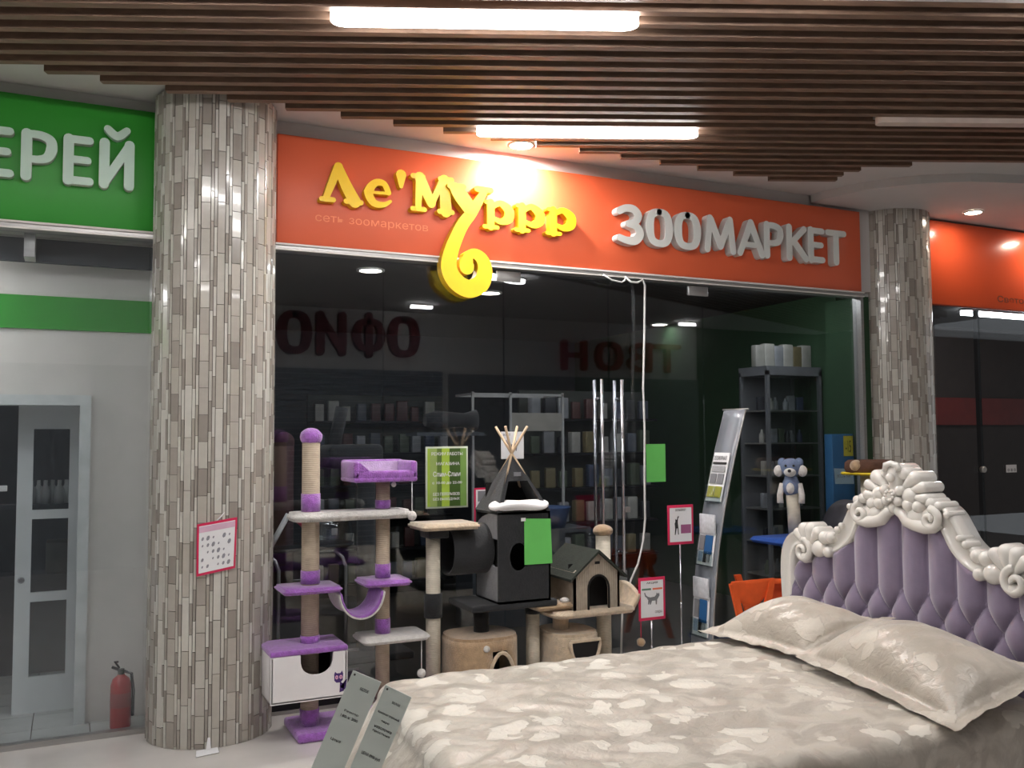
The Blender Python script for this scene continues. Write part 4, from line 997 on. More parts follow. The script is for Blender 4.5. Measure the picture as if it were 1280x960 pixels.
def card_stand(x, y, z0, z1, w_, label, walk, head):
    t = thing('card_stand', label, 'sign', (x, y, 0), 'pink edged cards on thin rods')
    G().lathe([(.05, 0), (.05, .008), (.01, .014)], (x, y, 0), 20).build('foot', steel, t)
    G().tube([(x, y, .01), (x, y, z0+.05)], .0055, 8).build('rod', steel, t); G().tube([(x, y, z0*.55), (x, y, z0*.55+.04)], .009, 8).build('rod_clamp', steel, t)
    G().bbox(x-w_/2, x+w_/2, y-.010, y-.006, z0, z1, .0015).build('border', pink, t)
    pw = w_*.84; ph = (z1-z0)*.86; zb = z0+(z1-z0)*.07
    pp = G().box(x-pw/2, x+pw/2, y-.012, y-.010, zb, zb+ph).build('card', paper_white, t)
    F_ = FRONT(y-.0122)
    text_part('printed_line', head, x-pw*.25, x+pw*.25, zb+ph*.90, zb+ph*.965, F_, .0006, ink, pp, .01)
    picture_cat(pp, (x-pw*.45, y-.0122, zb+ph*.18), (1, 0, 0), (0, 0, 1), (0, -1, 0), pw*(.9 if walk else .55), ph*.6, ink_grey if walk else ink, walk)
    if walk:
        G().box(x-pw*.46, x-pw*.05, y-.0126, y-.012, zb+ph*.74, zb+ph*.79).build('printed_band', M('green_print', (90, 130, 110), .6), pp); G().box(x+pw*.02, x+pw*.46, y-.0126, y-.012, zb+ph*.74, zb+ph*.79).build('printed_band', M('salmon_print', (232, 120, 90), .6), pp)
        text_part('printed_line', 'СКИДКА', x+pw*.12, x+pw*.44, zb+ph*.09, zb+ph*.17, F_, .0006, ink, pp)
    else:
        G().box(x, x+pw*.47, y-.0126, y-.012, zb+ph*.24, zb+ph*.5).build('printed_block', M('mauve_print', (150, 84, 124), .6), pp)
    return t
card_stand(3.665, -.60, .93, 1.19, .208, 'pink edged card with a standing cat on a tall thin rod', False, 'ЗООМАРКЕТ')
card_stand(3.43, -.60, .456, .73, .206, 'low pink edged card with a walking cat on a short rod', True, 'АКЦИЯ')

# ================================================================== BROCHURE STAND
t = thing('brochure_stand', 'tall curved grey acrylic stand leaning back with three clear brochure pockets', 'stand', (3.8, -.72, 0))
prof = [(3.745, .02), (3.749, .294), (3.767, .54), (3.807, .886), (3.866, 1.172), (3.962, 1.527), (4.057, 1.824)]
def pxy(z):
    for (a, za), (b, zb) in zip(prof, prof[1:]):
        if za <= z <= zb: return a+(b-a)*(z-za)/(zb-za)
    return prof[-1][0]
y0, y1 = -.60, -.815
G().grid(lambda u, v: (pxy(.02+1.80*u), y0+(y1-y0)*v, .02+1.80*u), 30, 2).build('curved_panel', grey_acrylic, t, solid=.008)
for y in (y0, y1): G().tube([(pxy(.02+1.80*k/20)+.002, y, .02+1.80*k/20) for k in range(21)], .006, 6).build('edge_rail', alu, t)
G().tube([(4.058, y0+.02, 1.825), (4.058, y1-.03, 1.825)], .006, 8).build('top_rail', alu, t)
G().bbox(3.725, 3.98, y1-.05, y0+.05, 0, .022, .006).build('foot_plate', grey_acrylic, t)
mags = []
def brochure(zb, zt, label, kind):
    xb, xt = pxy(zb)-.022, pxy(zt)-.022; ym0, ym1 = -.628, -.790
    O_ = Vector((xb, ym0, zb)); RT = Vector((0, -1, 0)); UP = Vector((xt-xb, 0, zt-zb)); Hh = UP.length; UP.normalize(); NN = RT.cross(UP).normalized()
    if NN.x > 0: NN = -NN
    W_ = ym0-ym1
    b = thing('brochure', label, 'brochure', O_, 'brochures in the curved stand')
    def Q(u, v, n=0): return O_+RT*(W_*u)+UP*(Hh*v)+NN*n
    G().slab([Q(0, 0), Q(0, 1), Q(1, 1), Q(1, 0)], .006).build('pages', paper_white, b)
    def blk(u0, u1, v0, v1, m, n=.0072): g = G(); g.add([Q(u, v, nn) for nn in (n-.0062, n) for u, v in ((u0, v0), (u1, v0), (u1, v1), (u0, v1))], [(0,1,2,3),(4,5,6,7),(0,1,5,4),(1,2,6,5),(2,3,7,6),(3,0,4,7)]); g.build('printed_block', m, b)
    if kind == 0:
        for i, (u0, u1, v0, v1) in enumerate(((.08,.46,.08,.30),(.54,.92,.08,.30),(.08,.46,.36,.56),(.54,.92,.36,.56),(.08,.92,.60,.72))): blk(u0, u1, v0, v1, yellow_ink if i < 2 else (ink_grey if i < 4 else grey_felt))
        blk(.08, .92, .76, .80, ink)
        text_part('title', 'ЗООЖУРНАЛ', .1*W_, .9*W_, .84*Hh, .93*Hh, (O_+NN*.0064, RT, UP, NN), .0008, ink, b)
    else:
        blk(.45, .90, .35, .92, blue_ink); blk(.08, .40, .45, .9, ink_grey); blk(.42, .60, .08, .45, ink); blk(.64, .82, .10, .32, grey_felt, .0085); blk(.10, .34, .1, .4, M('pale_blue_print', (150, 165, 185), .6))
    # the pocket belongs to the stand
    g = G(); zz = .42 if kind else .30
    a, c_ = Q(-.04, -.03, .014), Q(1.04, -.03, .014)
    g.slab([Q(-.04, -.03, .014), Q(-.04, zz, .014), Q(1.04, zz, .014), Q(1.04, -.03, .014)], .003)
    g.slab([Q(-.04, -.03, -.01), Q(-.04, -.03, .016), Q(1.04, -.03, .016), Q(1.04, -.03, -.01)], .003)
    g.build('clear_pocket', clear_plastic, t)
brochure(1.215, 1.535, 'cream brochure with six small pictures, in the top pocket of the stand', 0)
brochure(.800, 1.010, 'blue and black brochure in the middle pocket of the curved stand', 1)
brochure(.345, .60, 'blue and black brochure in the lowest pocket of the curved stand', 1)
for zb in (1.0, .59):
    xb = pxy(zb+.05)-.026
    g = G().bbox(xb-.012, xb, -.79, -.63, zb, zb+.13, .003)
    o = g.build('leaflet_stack', M('crumpled_paper', (196, 198, 204), .5, var=.12, scale=40), label='crumpled pale leaflets in a clear sleeve, %s on the curved stand' % ('above the middle brochure' if zb > .8 else 'above the lowest brochure'), cat='leaflets', group='leaflets on the curved stand')

# ================================================================== RIGHT HAND PET FURNITURE
t = thing('scratching_post', 'blue plush puppy sitting on a white sisal post over a blue shelf', 'cat tree', (4.85, -.40, 0))
G().bbox(4.60, 4.96, -.62, -.18, 0, .04, .012).build('base', blue_plush, t)
G().tube([(4.80, -.42, .04), (4.80, -.42, .865)], .048, 18).build('post', sisal, t)
rplate(4.55, 5.04, -.62, -.20, .862, .90, .08, blue_plush, 'shelf', t)
rplate(4.60, 4.86, -.665, -.46, .845, .875, .06, M('sky_plush', (84, 146, 214), .95), 'shelf_edge', t)
G().tube([(4.845, -.40, .90), (4.825, -.40, 1.235)], .047, 18).build('sisal_post', sisal_white, t)
PX, PY = 4.815, -.40; fa = R(-138)            # direction the puppy faces
def pp_(f, l, z): return (PX+f*math.cos(fa)-l*math.sin(fa), PY+f*math.sin(fa)+l*math.cos(fa), z)   # forward, to its left, height
b = G(); b.ball(pp_(0, 0, 1.27), .066, .066, .075, 16, 10); b.ball(pp_(0, 0, 1.32), .05)
b = b.build('puppy_body', bluegrey_plush, t)
G().ball(pp_(.05, 0, 1.26), .03, .03, .042).build('puppy_bib', white_fur, b)
h = G().ball(pp_(0, 0, 1.410), .080, .080, .068, 20, 12); h.ball(pp_(0, .06, 1.445), .032, .032, .036).ball(pp_(0, -.06, 1.445), .032, .032, .036)
h = h.build('puppy_head', bluegrey_plush, t)
G().ball(pp_(.055, 0, 1.378), .044, .044, .036).ball(pp_(.02, .085, 1.385), .034, .034, .042).ball(pp_(.02, -.085, 1.385), .034, .034, .042).build('muzzle', white_fur, h)
G().ball(pp_(.10, 0, 1.388), .013, .013, .012).build('nose', ink, h)
for l_ in (-.028, .028): G().ball(pp_(.074, l_, 1.425), .009).build('eye', ink, h)
for s_ in (-1, 1): G().tube([pp_(.01, s_*.06, 1.29), pp_(.03, s_*.078, 1.21), pp_(.04, s_*.075, 1.15)], [.022, .022, .024], 10).build('puppy_arm', white_fur, b)

t = thing('cat_tree', 'dark cat tree with a brown round bed and a barrel den, before the right column', 'cat tree', (5.4, -.5, 0), 'cat trees in front of the pet shop')
G().bbox(5.12, 5.74, -.78, -.25, 0, .04, .012).build('base', brown_plush, t)
G().tube([(5.48, -.5, .04), (5.48, -.5, 1.345)], .052, 18).build('post', sisal_white, t)
rplate(5.31, 5.78, -.68, -.34, 1.345, 1.365, .09, yellow_trim, 'bed_trim', t)
G().lathe([(.001, .0), (.19, .0), (.205, .03), (.20, .075), (.175, .095), (.15, .07), (.13, .03), (.001, .025)], (5.515, -.5, 1.362), 26, 'z', (1.05, .8)).build('round_bed', brown_plush, t)
G().ball((5.34, -.53, 1.415), .05, .05, .045).build('bed_roll', tan, t)
G().lathe([(.21, -.0), (.225, .012), (.225, .34), (.21, .35)], (5.35, -.72, .93), 30, 'y', cap=False).build('barrel_den', M('dark_grey_plush', (70, 68, 74), .95, var=.15), t)
G().lathe([(.001, .02), (.205, .02), (.205, .0)], (5.35, -.72, .93), 30, 'y', cap=False).build('barrel_mouth_shade', dark_inside, t)  # dark disc across the mouth, painted as shade inside the barrel
G().tube([(5.2, -.5, .04), (5.2, -.5, .72)], .05, 16).build('post', sisal, t)

# orange sling hammock on splayed legs
t = thing('sling_hammock', 'orange fabric cat hammock slung between splayed orange legs behind the far pillow', 'hammock', (4.05, -.85, 0))
def bar(a, b, w_): return G().slab([Vector(a)-Vector((w_/2, 0, 0)), Vector(b)-Vector((w_/2, 0, 0)), Vector(b)+Vector((w_/2, 0, 0)), Vector(a)+Vector((w_/2, 0, 0))], .02)
for (a, b) in (((3.845, -.90, .70), (4.02, -.90, .02)), ((4.165, -.90, .71), (4.00, -.90, .02)), ((4.17, -.55, .69), (4.40, -.55, .02)), ((4.42, -.9, .69), (4.20, -.9, .02))):
    bar(a, b, .05).build('leg', orange_cloth, t)
def sl(u, v): return (3.83+.345*u, -.92+.02*v, .715-.012*v-.0+(-.155*math.sin(PI*u)**.8-.012)*v)
G().grid(sl, 20, 6).build('front_valance', orange_cloth, t, solid=.006)
G().grid(lambda u, v: (4.165+.30*u, -.90+.06*math.sin(PI*v), .685-.13*v), 8, 8).build('side_valance', M('deep_orange_cloth', (216, 84, 40), .8, var=.1), t, solid=.006)
G().tube([(4.17, -.90, .69), (4.46, -.90, .675)], .018, 10).build('top_roll', orange_cloth, t)

# ================================================================== PAPERS, CABLE
def sheet(x0, x1, z0, z1, y, mat, label, name='paper_sheet', cat='paper', tilt=0):
    return G().slab([(x0, y, z0), (x0+tilt, y, z1), (x1+tilt, y, z1), (x1, y, z0)], .0015).build(name, mat, label=label, cat=cat)
sheet(3.803, 3.972, 1.312, 1.590, -.010, paper_green, 'blank green paper sheet stuck on the door glass right of the cable')
# opening hours poster, striped greens, framed
t = thing('hours_poster', 'opening hours poster with green stripes and white writing on the glass', 'poster', (2.237, -.012, 1.185))
G().bbox(2.088, 2.386, -.014, -.007, 1.185, 1.588, .002).build('frame', M('clear_frame', (196, 206, 190), .3), t)
st = [(.0, .06, (160, 190, 66)), (.06, .24, (150, 174, 96)), (.24, .36, (92, 120, 50)), (.36, .56, (168, 200, 70)), (.56, .84, (64, 92, 34)), (.84, 1., (120, 158, 78))]
for i, (a, b, c_) in enumerate(st):
    G().box(2.100+.274*a, 2.100+.274*b, -.0165, -.014, 1.197, 1.576).build('stripe', M('stripe_green_%s' % 'abcdef'[i], c_, .5), t)
F_ = FRONT(-.0166)
for body, u0, u1, z0, z1 in (('РЕЖИМ РАБОТЫ', .10, .90, 1.530, 1.552), ('МАГАЗИНА', .22, .82, 1.466, 1.486), ('Слим-Слим', .14, .84, 1.392, 1.425), ('с 10-00 до 22-00', .12, .88, 1.340, 1.360), ('БЕЗ ПЕРЕРЫВОВ', .14, .82, 1.268, 1.288), ('БЕЗ ВЫХОДНЫХ', .14, .82, 1.234, 1.254)):
    text_part('printed_line', body, 2.1+.274*u0, 2.1+.274*u1, z0, z1, F_, .0008, paper_white, t, .012)
# small posters behind the tipi
def small_poster(x0, x1, z0, z1, y, border, label):
    t = thing('small_poster', label, 'poster', ((x0+x1)/2, y, z0))
    G().box(x0, x1, y-.004, y, z0, z1).build('border', border, t); i_ = .012
    G().box(x0+i_, x1-i_, y-.006, y-.004, z0+i_, z1-i_).build('sheet', paper_white, t)
    return t
t = small_poster(2.63, 2.80, 1.50, 1.685, -.012, paper_white, 'white poster with a cat drawing on the glass behind the tipi poles')
picture_cat(t, (2.65, -.019, 1.52), (1, 0, 0), (0, 0, 1), (0, -1, 0), .13, .13, ink_grey); text_part('printed_line', 'КОТ', 2.645, 2.70, 1.655, 1.672, FRONT(-.0185), .0006, ink, t)
t = small_poster(2.43, 2.60, 1.03, 1.31, -.012, pink, 'pink edged poster on the glass half hidden behind the tipi')
G().box(2.455, 2.52, -.020, -.018, 1.22, 1.29).build('printed_block', ink_grey, t)
# cable
G().tube([(3.60, -.075, 2.80), (3.64, -.085, 2.765), (3.70, -.085, 2.765), (3.745, -.08, 2.79), (3.765, -.08, 2.75), (3.762, -.07, 2.4), (3.745, -.07, 2.0), (3.752, -.07, 1.7), (3.745, -.07, 1.33), (3.745, -.07, 1.05), (3.72, -.08, .90), (3.66, -.10, .74), (3.58, -.13, .64), (3.48, -.17, .45), (3.44, -.2, .05)], .0075, 8).build('cable', cable_m, label='thin white cable hanging down the door glass from the sign', cat='cable')
G().tube([(3.40, -.10, 2.80), (3.47, -.10, 2.765), (3.56, -.09, 2.757), (3.58, -.10, 2.77), (3.59, -.10, 2.80)], .006, 8).build('cable', cable_m, label='short loop of white cable under the sign edge', cat='cable')

# framed chart on the left column
t = thing('chart', 'crimson edged chart with rows of small animal pictures, tied to the left column', 'sign', (.715, -.49, .91))
P4 = [Vector((.618, -.478, .915)), Vector((.618, -.478, 1.192)), Vector((.826, -.478, 1.222)), Vector((.818, -.478, .948))]
G().slab(P4[::-1], .004).build('border', pink, t); cc = sum(P4, Vector())/4
P5 = [cc+(p-cc)*.90+Vector((0, -.0045, 0)) for p in P4]; pp = G().slab(P5[::-1], .002).build('sheet', paper_white, t)
G().slab([P5[1]+Vector((0, -.003, -.004)), P5[2]+Vector((0, -.003, -.004)), P5[2]+Vector((0, -.003, -.035)), P5[1]+Vector((0, -.003, -.035))], .001).build('printed_band', M('rose_print', (206, 170, 190), .6), pp)
for r_ in range(5):
    for q in range(6):
        if (r_*6+q) % 5 == 2: continue
        u, v = .10+.15*q, .12+.15*r_
        p = P5[0]*(1-u)*(1-v)+P5[3]*u*(1-v)+P5[2]*u*v+P5[1]*(1-u)*v+Vector((0, -.003, 0))
        s_ = .006+.003*((r_+q) % 3)
        G().add([(p.x+s_*.8*math.cos(k*PI/3), p.y+dy, p.z+s_*math.sin(k*PI/3+.4)*1.2) for dy in (0, -.001) for k in range(6)], [tuple(range(6)), tuple(range(6, 12))]+[(k, (k+1) % 6, (k+1) % 6+6, k+6) for k in range(6)]).build('printed_picture', M('chart_print', (142, 142, 150), .6), pp)
G().tube([(.72, -.479, 1.207), (.745, -.47, 1.23), (.76, -.468, 1.25)], .004, 6).build('sticky_tape', paper_white, t)
# small tented card on the floor
t = thing('floor_card', 'small white tent card lying on the floor at the foot of the left column', 'sign', (.68, -.52, 0))
G().slab([(.615, -.585, .003), (.735, -.56, .003), (.735, -.50, .012), (.625, -.51, .012)], .002).build('base_flap', paper_white, t)
G().slab([(.672, -.515, .008), (.700, -.510, .008), (.695, -.500, .07), (.683, -.502, .07)], .003).build('upright', paper_white, t)

# ================================================================== LEFT SHOP
struct('wall_left_shop', G().prism([(-3.2, -.01), (-.98, -.01), (-.98, 1.86), (.095, 1.86), (.095, -.01), (.56, -.01), (.56, 2.84), (-3.2, 2.84)], 'y', .34, .44), white_paint)
struct('wall_left_shop_side', G().box(.44, .56, .03, .34, -.01, 2.84), white_paint)
g = G().box(.045, .105, .31, .46, -.008, 1.85).box(-1.04, -.98, .31, .46, -.008, 1.85).box(-1.04, .105, .31, .46, 1.85, 1.91)
struct('door_3', g, M('white_profile', (206, 210, 210), .35)) 
struct('trim_9', G().box(-3.2, .44, .325, .34, 2.295, 2.49), green_ac)
struct('trim_10', G().box(-3.2, .44, .20, .24, 2.665, 2.80), inner_dark)
struct('trim_11', G().box(-.255, -.20, .04, .20, 2.665, 2.82), alu)
struct('wall_back_room', G().box(-1.3, .5, 1.75, 1.8, 0, 2.6), inner_dark)
# sliding leaf with three panes
lf = thing('sliding_door', 'white sliding door leaf with three dark panes inside the green signed shop', 'door', (-.12, .70, 0))
x0, x1, zt = -.290, .050, 1.865
fr = G().box(x0, x0+.085, .685, .715, 0, zt).box(x1-.055, x1, .685, .715, 0, zt).box(x0+.085, x1-.055, .685, .715, 0, .215).box(x0+.085, x1-.055, .685, .715, zt-.15, zt).box(x0+.085, x1-.055, .685, .715, .665, .72).box(x0+.085, x1-.055, .685, .715, 1.165, 1.22)
fr.build('leaf_frame', M('white_door', (212, 216, 218), .4, var=.03), lf)
for z0, z1 in ((.215, .665), (.72, 1.165), (1.22, zt-.15)): G().box(x0+.085, x1-.055, .696, .704, z0, z1).build('pane', glass_case, lf)
G().lathe([(.018, 0), (.02, -.006), (.012, -.012)], (x0+.035, .685, .80), 14, 'y').build('lock', steel, lf)
G().bbox(-.42, -.34, .66, .67, 1.34, 1.375, .004).build('small_sign', paper_white, label='small white plate in the dark doorway of the left shop', cat='sign')
for i in range(7):
    G().lathe([(.028, 0), (.03, .05), (.03, .09), (.012, .12), (.012, .15)], (-.22+.04*i, .95+.03*(i % 2), 1.24), 10).build('bottle', M('pale_bottle', (176, 176, 178), .4, rnd=.3), label='small pale bottle behind the sliding door, %s from the left' % ('first', 'second', 'third', 'fourth', 'fifth', 'sixth', 'seventh')[i], cat='bottle', group='bottles behind the sliding door')
struct('trim_12', G().box(-.9, .4, .9, 1.05, 1.215, 1.24), inner_dark)
G().bbox(-.13, .02, .9, 1.1, .80, 1.0, .01).build('cardboard_box', M('dim_box', (90, 88, 84), .8), label='grey box behind the middle pane of the sliding door', cat='box')
struct('trim_13', G().box(-.9, .4, .9, 1.12, .775, .80), inner_dark)
# extinguisher
ex, ey = .287, .15
t = thing('fire_extinguisher', 'red fire extinguisher standing inside the left shop glass by the column', 'extinguisher', (ex, ey, -.006))
G().lathe([(.052, -.006), (.056, .01), (.056, .24), (.045, .275), (.02, .295), (.02, .30)], (ex, ey, 0), 22).build('cylinder', red_paint, t)
G().lathe([(.0565, .12), (.0565, .20)], (ex, ey, 0), 22, cap=False).build('label_band', M('dull_red_label', (150, 60, 60), .5), t)
v_ = G().lathe([(.018, .295), (.018, .33)], (ex, ey, 0), 12).build('valve', dark_metal, t)
G().tube([(ex-.01, ey, .325), (ex-.05, ey, .345)], .008, 8).tube([(ex-.01, ey, .335), (ex-.035, ey, .375), (ex-.015, ey, .37)], .006, 8).build('handle', dark_metal, v_)
G().tube([(ex+.015, ey, .315), (ex+.055, ey-.01, .30), (ex+.066, ey-.01, .20), (ex+.064, ey-.01, .06)], .009, 8).build('hose', dark_metal, t)

# ================================================================== PET SHOP INTERIOR
# chrome rail stand with a clear bubble carrier and toys behind the purple tree
t = thing('rail_stand', 'bent chrome rail stand inside the glass behind the purple cat tree', 'stand', (1.4, .45, 0))
for x in (1.22, 1.66): G().tube([(x, .35, 0), (x, .35, .80), (x-.02, .36, .86), (x-.06, .40, .90), (x-.06, .60, .92)], .012, 8).build('rail', alu, t)
G().bbox(1.1, 1.75, .38, .66, .905, .925, .006).build('shelf', dark_metal, t); G().tube([(1.1, .35, .25), (1.75, .35, .25)], .01, 8).tube([(1.1, .35, .12), (1.75, .35, .12)], .01, 8).build('cross_rail', alu, t)
t = thing('bubble_carrier', 'clear domed pet carrier with a grey tag on the rail stand', 'carrier', (1.60, .5, .925))
G().lathe([(.15, 0), (.165, .08), (.15, .17), (.10, .225), (.03, .245)], (1.58, .5, .925), 24).build('dome', clear_plastic, t); G().lathe([(.16, 0), (.17, .02), (.12, .025)], (1.58, .5, .925), 24).build('base_ring', dark_metal, t)
G().bbox(1.56, 1.60, .335, .34, 1.01, 1.055, .004).build('tag', grey_felt, t)
for i, (a, b, m_, lb) in enumerate((((1.06, .62, 1.00), (1.24, .62, .945), pink_toy, 'pink plastic toy bar lying left on the rail stand'), ((1.30, .40, 1.16), (1.42, .42, 1.05), pink_toy, 'pink plastic toy bar leaning beside the clear carrier'), ((1.18, .42, .945), (1.30, .45, 1.15), white_cloth, 'white toy stick leaning behind the sisal post'))):
    G().tube([a, b], .018, 10).build('toy_bar', m_, label=lb, cat='toy')
G().ball((1.47, .40, 1.09), .03).build('toy_ball', M('teal_toy', (40, 150, 150), .5), label='teal toy ball above the pink toy bar', cat='toy')
# black cat tree seen dim through the left glass
t = thing('cat_tree', 'black cat tree with square perch inside the dark shop, left window', 'cat tree', (1.95, 1.2, 0))
G().bbox(1.75, 2.35, .95, 1.45, 0, .05, .01).build('base', black_felt, t); G().tube([(2.05, 1.2, .05), (2.05, 1.2, 1.42)], .07, 16).build('post', black_felt, t)
G().bbox(1.72, 2.14, 1.02, 1.40, 1.42, 1.60, .04).build('perch', black_felt, t); G().tube([(1.80, 1.2, 1.6), (1.86, 1.2, 1.88)], .05, 12).build('upper_post', black_felt, t)
G().tube([(1.36, .9, .6), (1.36, .9, 1.62)], .07, 14).ball((1.36, .9, 1.62), .075).build('scratching_column', M('dark_maroon_plush', (66, 36, 40), .95), label='dark maroon scratching column by the left edge of the pet shop window', cat='cat tree')
# goods: product mats
pc = [(150, 152, 158), (86, 92, 104), (170, 168, 162), (62, 72, 96), (92, 58, 56), (84, 94, 78), (124, 114, 84), (52, 54, 60)]
pn = ('silver','slate','cream','navy','brick red','sage green','mustard','graphite')
SH = ('the lowest shelf', 'the second shelf', 'the third shelf', 'the fourth shelf', 'the fifth shelf', 'the sixth shelf', 'the top shelf')
NTH = ('first', 'second', 'third', 'fourth', 'fifth', 'sixth', 'seventh', 'eighth', 'ninth', 'tenth', 'eleventh', 'twelfth', 'thirteenth')
pm = [M('pack_%s' % n, c_, .45, var=.15, scale=12, rnd=.15) for n, c_ in zip(('silver','slate','cream','navy','brick','sage','mustard','graphite'), pc)]
pack_me = []
for m_ in pm:
    g = G().bbox(-.045, .045, -.03, .03, 0, .17, .008); me = g.mesh('pack'); me.materials.append(m_); pack_me.append(me)
bot_me = []
for m_ in pm:
    g = G().lathe([(.03, 0), (.034, .01), (.034, .10), (.014, .13), (.014, .16)], (0, 0, 0), 10); me = g.mesh('bottle'); me.materials.append(m_); bot_me.append(me)
def place(name, me, x, y, z, rz, label, cat, group, s_=1.):
    o = bpy.data.objects.new(name, me); col.objects.link(o); o.location = (x, y, z); o.rotation_euler = (0, 0, rz); o.scale = (s_, s_, s_); return tag(o, label, cat, group)
# tall glass cabinet right, with bottles
t = thing('display_cabinet', 'tall glazed display cabinet full of bottles inside the pet shop, right', 'cabinet', (5.95, 1.05, 0))
cx0, cx1, cy0, cy1 = 5.50, 6.13, .62, 1.0
g = G()
for x in (cx0, cx1-.03):
    for y in (cy0, cy1-.03): g.box(x, x+.03, y, y+.03, 0, 2.22)
g.box(cx0, cx1, cy0, cy1, 0, .12).box(cx0, cx1, cy0, cy1, 2.18, 2.26).box(cx0, cx1, cy1-.01, cy1, 0, 2.2).build('carcass', M('grey_cabinet', (110, 112, 116), .5), t)
G().box(cx0+.03, cx1-.03, cy0, cy0+.005, .12, 2.18).build('glass_door', glass_case, t)
rng = random.Random(9)
for k in range(7):
    z = .12+.29*k; G().box(cx0+.03, cx1-.03, cy0+.02, cy1-.02, z, z+.012).build('shelf', alu, t)
    x = cx0+.08; cnt = -1
    while x < cx1-.07:
        cnt += 1; i = rng.choice((0, 0, 2, 2, 1, 3, 7, 5)); kd = rng.random() < .6
        place('bottle' if kd else 'pack', (bot_me if kd else pack_me)[i], x, cy0+.12+rng.random()*.08, z+.0125, rng.uniform(-.3, .3), '%s %s on %s of the glazed cabinet, %s from its left' % (pn[i], 'bottle' if kd else 'carton', SH[k], NTH[cnt]), 'bottle' if kd else 'carton', 'bottles in the glazed cabinet' if kd else 'cartons in the glazed cabinet', rng.uniform(.68, .80)); x += .076+rng.random()*.012
# cartons above the cabinet
for i in range(6):
    place('pack', pack_me[(2, 2, 0, 2, 6, 2)[i]], 5.56+.108*i, .8, 2.262, 0, '%s carton standing on the glazed cabinet, %s from the left' % (pn[(2, 2, 0, 2, 6, 2)[i]], NTH[i]), 'carton', 'cartons on the cabinet top', 1.15+.1*(i % 2))
# blue tall box
t = thing('display_box', 'tall blue cardboard display with white ribbon panel and yellow tag by the green wall', 'box', (5.82, .30, .55))
G().bbox(5.745, 5.99, .12, .21, .0, 1.655, .006).build('carton', M('blue_carton', (54, 112, 160), .5), t)
G().slab([(5.755, .117, 1.37), (5.765, .117, 1.24), (5.975, .117, 1.235), (5.965, .117, 1.36)], .002).build('ribbon_panel', M('pale_blue_panel', (190, 214, 226), .5), t)
G().box(5.87, 5.975, .115, .119, 1.47, 1.64).build('yellow_tag', M('yellow_tag', (222, 208, 70), .5), t); text_part('printed_line', 'КОРМ', 5.79, 5.93, 1.29, 1.32, FRONT(.1145), .001, grey_felt, t); text_part('printed_line', '-15', 5.89, 5.95, 1.50, 1.60, FRONT(.1145), .001, M('brown_digits', (90, 84, 40), .6), t)
G().prism([(5.90, .93), (5.93, .93), (5.925, 1.02), (5.915, 1.06), (5.905, 1.02)], 'y', .115, .119).build('yellow_mark', yellow_ink, t)
# wall shelving at the back right with hanging packs
for (sx0, sx1, sy, n_) in ((3.9, 5.3, 2.3, 0), (2.2, 3.7, 3.8, 1)):
    t = thing('shelf_unit', ('dark shelving with hanging packs inside the shop behind the cable' if n_ == 0 else 'dark shelving along the back wall of the shop, centre'), 'shelving', ((sx0+sx1)/2, sy, 0))
    G().box(sx0, sx1, sy, sy+.04, 0, 2.1).build('back_panel', M('shelf_back', (70, 74, 70), .7), t)
    for k in range(6):
        z = .15+.33*k; G().box(sx0, sx1, sy-.28, sy, z, z+.02).build('shelf', dark_metal, t); x = sx0+.08; cnt = -1
        while x < sx1-.06:
            i = rng.randrange(8); cnt += 1; place('pack', pack_me[i], x, sy-.16, z+.0205, rng.uniform(-.2, .2), '%s packet, %s, %s from the left, %s shelving' % (pn[i], SH[k], NTH[cnt], 'nearer' if n_ == 0 else 'back wall'), 'packet', 'packets on shelf unit %s' % ('behind the cable' if n_ == 0 else 'at the back wall'), rng.uniform(.9, 1.3)); x += .135+rng.random()*.04
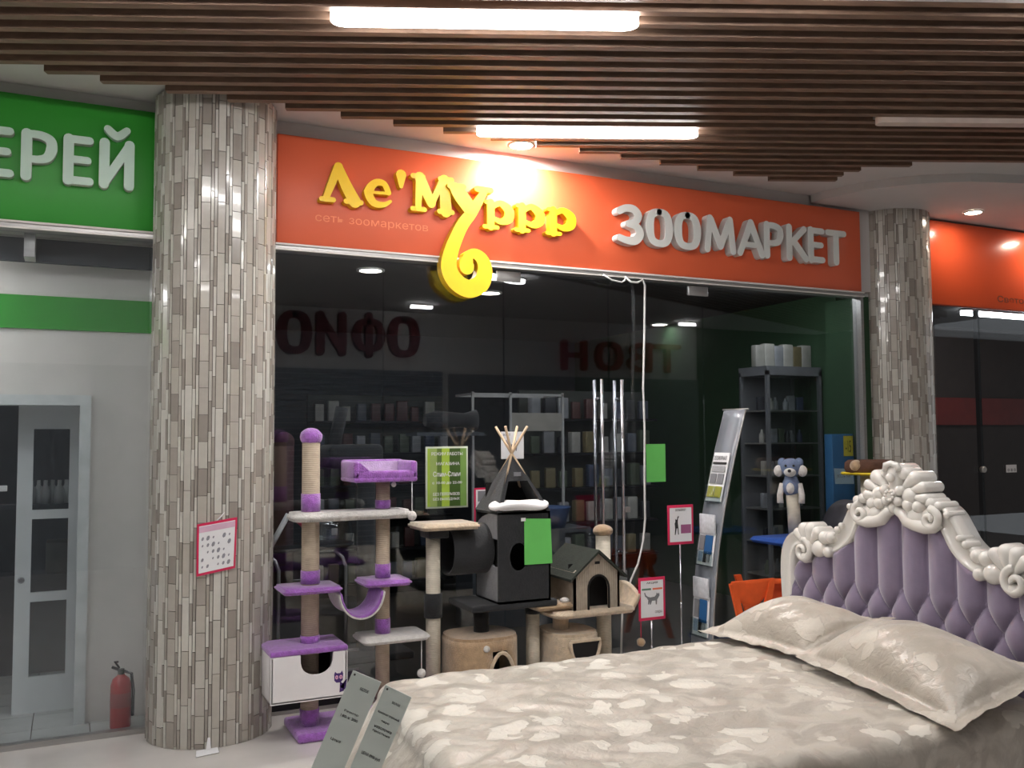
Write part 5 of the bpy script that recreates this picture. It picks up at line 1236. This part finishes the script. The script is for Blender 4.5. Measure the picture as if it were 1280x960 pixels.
# white framed showcase
t = thing('showcase', 'white framed glass showcase with a pale band, mid depth in the dark shop', 'showcase', (3.55, 1.8, 0))
x0, x1, y0, y1 = 3.106, 4.006, 1.60, 1.98
g = G()
for x in (x0, x1-.02, x0+.36):
    g.box(x, x+.02, y0, y0+.02, .9, 2.04)
g.box(x0, x1, y0, y0+.02, 2.01, 2.03).box(x0, x1, y1-.02, y1, 2.01, 2.03).box(x0, x0+.02, y0, y1, 2.01, 2.03).box(x1-.02, x1, y0, y1, 2.01, 2.03).build('frame', M('dull_white_frame', (170, 170, 170), .5), t)
G().box(x0+.38, x1-.02, y0+.005, y0+.012, 1.70, 1.86).build('pale_band', M('pale_band', (150, 146, 140), .6), t); G().box(x0, x1, y0, y1, 0, .9).build('plinth', inner_dark, t)
G().lathe([(.05, 0), (.08, .1), (.06, .35), (.09, .45)], (2.62, 1.45, 1.79), 14, 'x').build('driftwood', black_felt, label='dark driftwood piece on a ledge inside the shop above the hours poster', cat='driftwood')
struct('trim_14', G().box(2.5, 3.09, 1.3, 1.58, 1.66, 1.69), inner_dark)
G().lathe([(.12, 0), (.16, .14), (.165, .15), (.15, .15)], (3.18, .35, .985), 22).build('blue_bowl', M('blue_rim_plastic', (60, 84, 130), .4), label='dark blue plastic basin inside the glass right of the green paper', cat='basin')
struct('trim_15', G().box(2.9, 3.45, .2, .5, .955, .985), inner_dark)
# right hand dark shop
t = struct('door_4', G().box(7.44, 7.47, .02, .06, .0, 2.78), dark_metal); G().lathe([(.028, 0), (.03, -.03), (.02, -.04)], (7.40, -.006, 1.33), 14, 'y').build('door_knob', alu, t)
t = thing('door_label', 'small white label with dark symbols on the dark glass of the right shop', 'sign', (7.79, -.01, 1.30)); G().box(7.73, 7.87, -.010, -.0065, 1.295, 1.365).build('plate', paper_white, t); text_part('printed_symbols', '0 8 0', 7.745, 7.855, 1.305, 1.33, FRONT(-.0102), .0006, ink, t)
struct('wall_right_shop', G().box(6.7, 14, 1.4, 1.5, 0, 2.84), M('brown_dark_wall', (56, 46, 42), .7)); struct('trim_16', G().box(6.9, 14, 1.36, 1.40, 1.75, 2.05), M('red_glow_paint', (120, 30, 24), .6))  # red band painted as the red glow reflected in the right shop glass
